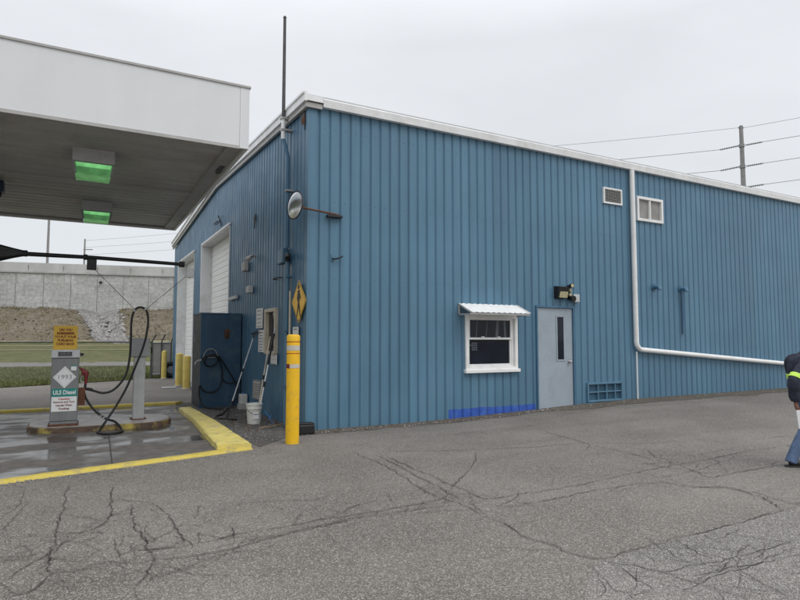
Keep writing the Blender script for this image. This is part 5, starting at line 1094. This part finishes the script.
t = thing('light_pole', (-7.32, 80.4, 9.9), 'grey highway light pole rising behind the retaining wall', 'lamp')
mb = MB(); mb.tube([(-7.32, 80.4, 9.9), (-7.32, 80.4, 22)], [.17, .12], 10); mb.build('pole', M['wood_pole'], t, smooth=True)
mb = MB(); mb.tube([(-7.32, 80.4, 21.9), (-6.6, 79.6, 22.5), (-5.4, 78.4, 22.7)], .06, 8); mb.build('arm', M['steel'], t); mb = MB(); mb.box((-5.5, 77.8, 22.6), (-4.9, 78.5, 22.78), .04); mb.build('lamp_head', M['grey_l'], t)
t = thing('utility_pole', (-2.88, 115.5, 9), 'distant grey utility pole with short cross arm behind the retaining wall', 'pole')
mb = MB(); mb.tube([(-2.88, 115.5, 9), (-2.88, 115.5, 20.6)], [.19, .15], 8); mb.build('pole', M['wood_pole'], t, smooth=True)
mb = MB(); mb.obox((-2.3, 115.2, 18.6), (.75, -.35, 0), (.04, .08, 0), (0, 0, .07)); mb.box((-3.05, 115.3, 16.9), (-2.65, 115.7, 17.5), .05); mb.build('cross_arm', M['wood_pole'], t)
def wire(a, b_, sag, r, label):
    a, b_ = Vector(a), Vector(b_); m_ = MB(); m_.tube([a.lerp(b_, k / 16) - Vector((0, 0, sag * 4 * (k / 16) * (1 - k / 16))) for k in range(17)], r, 5); return tag(m_.build('power_line', M['wire']), label, 'power line', 'power lines against the sky')
for z, z2, nm in ((20.3, 19.0, 'topmost'), (19.0, 17.2, 'second'), (17.6, 15.6, 'lowest')):
    wire((-2.88, 115.5, z), (48, 62, z2 + 4.5), .8, .022, nm + ' of the faint power lines running right from the distant pole behind the retaining wall')

t = thing('transmission_pole', (41.62, 17.07, 0), 'tall grey power pole with horizontal insulators behind the blue building', 'pole')
px, py = 41.62, 17.07
mb = MB(); mb.tube([(px + .06, py, 0), (px, py, 18.3)], [.27, .14], 12); mb.build('pole', M['wood_pole'], t, smooth=True)
rv = Vector((.877, -.480, 0))
lv = {18.15: .0, 16.75: .0, 15.05: .0, 13.4: .0}
mb = MB(); caps = MB()
ws = []
dl = (Vector((10.5, 43.5, 0)) - Vector((px, py, 0))).normalized(); dr = (Vector((46.5, 8.6, 0)) - Vector((px, py, 0))).normalized()
for i, z in enumerate((18.15, 16.72, 15.05, 13.40)):
    P0 = Vector((px, py, z))
    if i == 0:
        mb.tube([P0 - rv * .22, P0 + rv * .22], .05, 6); L_, R_ = P0 - rv * .22, P0 + rv * .22
    else:
        L_, R_ = P0 + dl * 1.55 - Vector((0, 0, .22)), P0 + dr * 1.35 + Vector((0, 0, .05))
        for d_, e_ in ((dl, L_), (dr, R_)):
            a = P0 + d_ * .25; pts = [a.lerp(e_, k / 16) for k in range(17)]; mb.tube(pts, [.035 if k % 2 else .075 for k in range(17)], 8)
        caps.tube([P0 - Vector((0, 0, .12)), P0 + Vector((0, 0, .12))], .21, 10)
    ws.append((L_, R_, z))
mb.build_each('insulator', M['grey'], t); caps.build_each('pole_band', M['grey'], t)
for (L_, R_, z), nm in zip(ws, ('topmost', 'second', 'third', 'lowest')):
    wire(L_, L_ + dl * 60 + Vector((0, 0, .6)), .9, .022 if z < 18 else .016, nm + ' of the power lines left of the tall grey pole, over the blue roof')
    wire(R_, R_ + dr * 45 + Vector((0, 0, 3.2)), .6, .022 if z < 18 else .016, nm + ' of the power lines right of the tall grey pole, over the blue roof')

# chain-link fence across the grass
FX0, FX1, FY = -30.0, -.80, 16.45
t = thing('chainlink_fence', (-15, FY, 0), 'chain-link fence with dark top rail crossing the grass behind the canopy', 'fence')
mb = MB(); mb.tube([(FX0, FY, 1.47), (FX1, FY, 1.47)], .03, 6); mb.build('top_rail', M['fence_dark'], t)
x = FX0
while x <= FX1 + .1:
    mb = MB(); mb.tube([(x, FY, 0), (x, FY, 1.50)], .026, 8); mb.build('fence_post', M['fence_dark'], t); x += 2.92
mb = MB(); sp_ = .075
k = 0; x = FX0 - 1.45
while x < FX1:
    for a, b_ in (((x, .04), (x + 1.42, 1.46)), ((x + 1.42, .04), (x, 1.46))):
        (xa, za), (xb, zb) = a, b_
        ok = [(FX0 <= q <= FX1) for q in (xa, xb)]
        if all(ok): mb.tube([(xa, FY + .03, za), (xb, FY + .03, zb)], .0030, 3, False)
    x += sp_
mb.build('wire_mesh', M['mesh_wire'], t)

t = thing('slatted_gate', (-.42, 16.35, 0), 'grey slatted gate with barbed wire arms beside the far end of the building', 'gate')
mb = MB(); x = -.74
while x < -.08: mb.box((x, 16.33, .12), (x + .055, 16.345, 1.46)); x += .062
mb.build('slat_panel', M['slat'], t)
mb = MB()
for z in (.16, 1.44): mb.tube([(-.76, 16.30, z), (-.06, 16.30, z)], .025, 8)
mb.build_each('gate_frame', M['steel'], t)
for x in (-.78, -.42, -.05):
    mb = MB(); mb.tube([(x, 16.28, 0), (x, 16.28, 1.5), (x + .12, 16.2, 1.78)], .03, 8); mb.build('gate_post', M['fence_dark'], t)
mb = MB()
for i in range(3): mb.tube([(-.74 + i * .04, 16.25, 1.58 + i * .09), (.0, 16.25, 1.58 + i * .09)], .006, 5)
mb.build_each('barbed_wire', M['fence_dark'], t)
t = thing('spare_tyre', (-.06, 15.95, 0), 'black tyre leaning at the far building corner by the gate', 'tyre')
mb = MB(); c_ = Vector((-.09, 15.97, .35)); vs = []
for i in range(28):
    a = 2 * math.pi * i / 28
    for k in range(10):
        b_ = 2 * math.pi * k / 10; r = .24 + .10 * math.cos(b_); vs.append(c_ + Vector((r * math.cos(a), .08 * math.sin(b_), r * math.sin(a))))
mb.add(vs, [(i * 10 + k, ((i + 1) % 28) * 10 + k, ((i + 1) % 28) * 10 + (k + 1) % 10, i * 10 + (k + 1) % 10) for i in range(28) for k in range(10)]); mb.build('tread', M['rubber'], t, smooth=True)
mb = MB(); mb.tube([c_ - Vector((0, .05, 0)), c_ + Vector((0, .05, 0))], .15, 16); mb.build('rim', M['grey'], t)

# ------------------------------------------------------------------ the passer-by at the right edge
PB = Vector((4.545, -5.49, gz(4.545, -5.49))); PF = Vector((.877, -.480, 0)); PL = Vector((.480, .877, 0))
def pl_(x, y, z): return PB + PF * x + PL * y + Vector((0, 0, z))
t = thing('person', tuple(PB), 'person in navy jacket with lime band and blue jeans walking out of the right edge', 'person')
def skin(name, joints, edges, m_, root=0, sub=2):
    """continuous skinned surface over a skeleton: joints = [(x, y, z, radius or (rx, ry))]"""
    me = bpy.data.meshes.new(name); me.from_pydata([pl_(*j[:3]) - PB for j in joints], edges, []); me.update(); me.materials.append(m_)
    o = bpy.data.objects.new(name, me); COL.objects.link(o); o.parent = t
    sk = o.modifiers.new('skin', 'SKIN'); sk.use_smooth_shade = True; sk.branch_smoothing = .6
    for v, j in zip(me.skin_vertices[0].data, joints): v.radius = j[3] if isinstance(j[3], tuple) else (j[3], j[3])
    me.skin_vertices[0].data[root].use_root = True
    sb = o.modifiers.new('sub', 'SUBSURF'); sb.levels = sub; sb.render_levels = sub
    return o
# skeleton: 0 pelvis 1 waist 2 chest 3 neck base 4 neck 5 head mid 6 crown ; arms ; legs
J = [(0, 0, .88, (.10, .08)), (0, 0, 1.06, (.105, .08)), (.005, 0, 1.22, (.115, .085)), (.03, 0, 1.33, (.07, .06)), (.075, 0, 1.40, .05), (.12, 0, 1.48, (.082, .085)), (.13, 0, 1.555, (.085, .09)), (.125, 0, 1.615, (.05, .055))]
E_ = [(0, 1), (1, 2), (2, 3), (3, 4), (4, 5), (5, 6), (6, 7)]
def chain(base, pts):
    prev = base
    for p in pts: J.append(p); E_.append((prev, len(J) - 1)); prev = len(J) - 1
    return prev
rw = chain(3, [(-.04, -.16, 1.28, .045), (-.18, -.22, 1.16, .042), (-.29, -.25, 1.03, .038), (-.285, -.26, .90, .032), (-.285, -.265, .80, .026)])
rp = chain(rw, [(-.275, -.265, .750, .030)])
for fy, fx, ln in ((-.285, -.250, .075), (-.275, -.255, .085), (-.262, -.255, .082), (-.25, -.26, .07)):
    chain(rp, [(fx - .01, fy, .718, .0095), (fx + .01, fy, .718 - ln * .45, .009), (fx - .012, fy, .718 - ln * .72, .0075)])
chain(rw, [(-.255, -.24, .765, .011), (-.235, -.236, .735, .0095), (-.233, -.244, .705, .008)])
lw = chain(3, [(0, .16, 1.28, .045), (.03, .22, 1.16, .042), (.06, .24, 1.05, .038), (.15, .24, .94, .034), (.21, .235, .88, .026)])
lp = chain(lw, [(.25, .232, .85, .028)])
for fy, ln in ((.25, .07), (.238, .085), (.225, .085), (.212, .07)):
    chain(lp, [(.28, fy, .825, .0095), (.285, fy, .825 - ln * .45, .009), (.265, fy, .825 - ln * .75, .0075)])
chain(lw, [(.245, .20, .845, .011), (.27, .195, .82, .0095), (.28, .20, .795, .008)])
chain(0, [(.0, -.085, .80, .065), (-.04, -.095, .47, .055), (-.24, -.095, .10, .038), (-.22, -.095, .05, .035), (-.10, -.10, .035, .03)])
chain(0, [(.03, .085, .80, .065), (.20, .09, .46, .055), (.30, .09, .12, .038), (.33, .09, .07, .035), (.44, .09, .05, .03)])
body = skin('body', J, E_, M['skin'], 0)
# face: nose, ears, eyes, mouth; hair and cap
def blob(name, c, r, m_, parent=t, sx=(1, 1, 1), n=12):
    b = MB(); vs_ = []
    for i in range(n // 2 + 1):
        th = math.pi * i / (n // 2)
        for k in range(n): ph = 2 * math.pi * k / n; vs_.append(pl_(c[0] + r * sx[0] * math.sin(th) * math.cos(ph), c[1] + r * sx[1] * math.sin(th) * math.sin(ph), c[2] + r * sx[2] * math.cos(th)))
    b.add(vs_, [(i * n + k, (i + 1) * n + k, (i + 1) * n + (k + 1) % n, i * n + (k + 1) % n) for i in range(n // 2) for k in range(n)]); return b.build(name, m_, parent, smooth=True)
blob('nose', (.213, 0, 1.492), .018, M['skin'], t, (1.1, .8, 1.4))
for s in (-1, 1):
    blob('ear', (.115, s * .083, 1.495), .028, M['skin'], t, (.7, .35, 1.1)); ey = blob('eye', (.196, s * .032, 1.515), .011, M['eye'], t, (.7, 1, .8)); blob('pupil', (.2025, s * .032, 1.515), .0065, M['black'], ey, (.7, 1, 1))
blob('mouth', (.198, 0, 1.450), .020, M['dark_red'], t, (.4, 1.2, .3))
blob('hair', (.110, 0, 1.555), .10, M['hair'], t, (1.05, .92, .82), 18)
# clothes
def cloth(name, lofts, m_, fold=.010):
    """garment: elliptical rings (x, y, z, rx, ry) and sleeves (list of x, y, z, r) fused into one continuous surface"""
    b = MB()
    for kind_, rows_ in lofts:
        if kind_ == 'rings':
            n = 28; vs_ = []
            for x_, y_, z_, rx, ry in rows_:
                for k in range(n): a_ = 2 * math.pi * k / n; vs_.append(pl_(x_ + rx * math.cos(a_), y_ + ry * math.sin(a_), z_))
            m2 = len(rows_); b.add(vs_, [(i * n + k, i * n + (k + 1) % n, (i + 1) * n + (k + 1) % n, (i + 1) * n + k) for i in range(m2 - 1) for k in range(n)] + [tuple(range(n))[::-1], tuple(range((m2 - 1) * n, m2 * n))])
        else:
            P5 = spline([(*r_[:3],) for r_ in rows_], 5); R5 = [lerp(rows_[min(i // 5, len(rows_) - 1)][3], rows_[min(i // 5 + 1, len(rows_) - 1)][3], (i % 5) / 5) for i in range(len(P5))]
            b.tube([pl_(*p_) for p_ in P5], R5, 20)
    o = b.build(name, m_, t, smooth=True)
    rm = o.modifiers.new('fuse', 'REMESH'); rm.mode = 'VOXEL'; rm.voxel_size = .012; rm.use_smooth_shade = True
    sm = o.modifiers.new('soften', 'SMOOTH'); sm.factor = .5; sm.iterations = 5
    tx = bpy.data.textures.new('folds', 'CLOUDS'); tx.noise_scale = .10
    dp = o.modifiers.new('folds', 'DISPLACE'); dp.texture = tx; dp.strength = fold * 2; dp.mid_level = .5
    return o
jk = cloth('jacket', [('rings', [(.01, 0, .79, .125, .178), (.005, 0, .84, .148, .195), (.0, 0, .95, .142, .190), (0, 0, 1.08, .145, .190), (.005, 0, 1.20, .150, .198), (.01, 0, 1.29, .138, .190), (.03, 0, 1.345, .110, .150), (.055, 0, 1.385, .085, .100), (.07, 0, 1.41, .072, .072), (.08, 0, 1.43, .066, .066)]),
    ('sleeve', [(.0, -.10, 1.30, .085), (-.045, -.185, 1.27, .092), (-.165, -.225, 1.16, .088), (-.272, -.25, 1.04, .082), (-.284, -.26, .92, .068), (-.285, -.263, .83, .056), (-.285, -.264, .805, .048)]),
    ('sleeve', [(.0, .10, 1.30, .085), (.0, .185, 1.27, .092), (.03, .23, 1.16, .084), (.06, .245, 1.05, .076), (.14, .243, .95, .062), (.185, .238, .905, .052), (.195, .237, .893, .046)])], M['navy'])
def chain2(base, pts, JJ, EE):
    prev = base
    for p in pts: JJ.append(p); EE.append((prev, len(JJ) - 1)); prev = len(JJ) - 1
J3 = [(0, 0, .95, (.16, .12)), (0, 0, .84, (.17, .125))]; E3 = [(0, 1)]
chain2(1, [(.01, -.095, .74, .105), (-.04, -.10, .48, .082), (-.20, -.098, .20, .070), (-.262, -.097, .065, .070), (-.267, -.097, .05, .069)], J3, E3)
chain2(1, [(.05, .095, .74, .105), (.20, .092, .47, .080), (.28, .09, .20, .069), (.31, .09, .08, .069), (.313, .09, .065, .068)], J3, E3)
jn = skin('jeans', J3, E3, M['denim'], 0)
for nm, (hx, hy, hz_), (tx, ty, tz_) in (('shoe', (-.285, -.097, .052), (-.065, -.105, .036)), ('shoe', (.31, .09, .056), (.52, .09, .048))):
    sh = skin(nm, [(hx, hy, hz_, (.050, .050)), (lerp(hx, tx, .45), hy, lerp(hz_, tz_, .4) + .005, (.052, .048)), (lerp(hx, tx, .8), hy, tz_ + .002, (.055, .036)), (tx, ty, tz_, (.042, .030))], [(0, 1), (1, 2), (2, 3)], M['black'], 1)
    b = MB(); vs_ = []; o2 = []
    for u, w_ in ((-.04, .030), (.0, .045), (.12, .046), (.2, .052), (.27, .040), (.285, .02)): o2.append((hx + u, hy + w_))
    for u, w_ in ((.285, .02), (.27, .040), (.2, .052), (.12, .046), (0, .045), (-.04, .030)): o2.append((hx + u, hy - w_))
    b.prism([pl_(x_, y_, hz_ - .052) for x_, y_ in o2], (0, 0, .022)); b.build('sole', M['sole'], sh)
# lime / silver bands on sleeve and body
def ringband(c, axis, rx, ry, h, m_, parent, n=28):
    """elastic band: an elliptical ring around axis (local coordinates)"""
    ax = (PF * axis[0] + PL * axis[1] + Vector((0, 0, axis[2]))).normalized(); u = PF - ax * PF.dot(ax); u.normalize(); v_ = ax.cross(u); C_ = pl_(*c); b = MB(); vs_ = []
    for k in range(n):
        a = 2 * math.pi * k / n
        for rr_, hh in ((1, -h), (1.05, -h * .9), (1.05, h * .9), (1, h)): vs_.append(C_ + u * math.cos(a) * rx * rr_ + v_ * math.sin(a) * ry * rr_ + ax * hh)
    b.add(vs_, [(k * 4 + i, ((k + 1) % n) * 4 + i, ((k + 1) % n) * 4 + i + 1, k * 4 + i + 1) for k in range(n) for i in range(3)]); return b.build('reflective_band', m_, parent, smooth=True)
for c_, a_, r_ in (((-.235, -.238, 1.09), (-.60, -.15, -.75), .086), ((.045, .235, 1.10), (.2, .12, -.9), .082)):
    ringband(c_, a_, r_, r_, .030, M['hivis'], jk)
ringband((.003, 0, 1.09), (0, 0, 1), .150, .195, .030, M['hivis'], jk)
# white paper roll held in the hand
mb = MB(); mb.prism([pl_(-.30, -.300, .71), pl_(-.20, -.302, .715), pl_(-.175, -.300, .53), pl_(-.275, -.298, .49)], PL * .012); tag(mb.build('paper_sheet', M['paper']), 'white folded paper held in the hand of the walking person', 'paper')
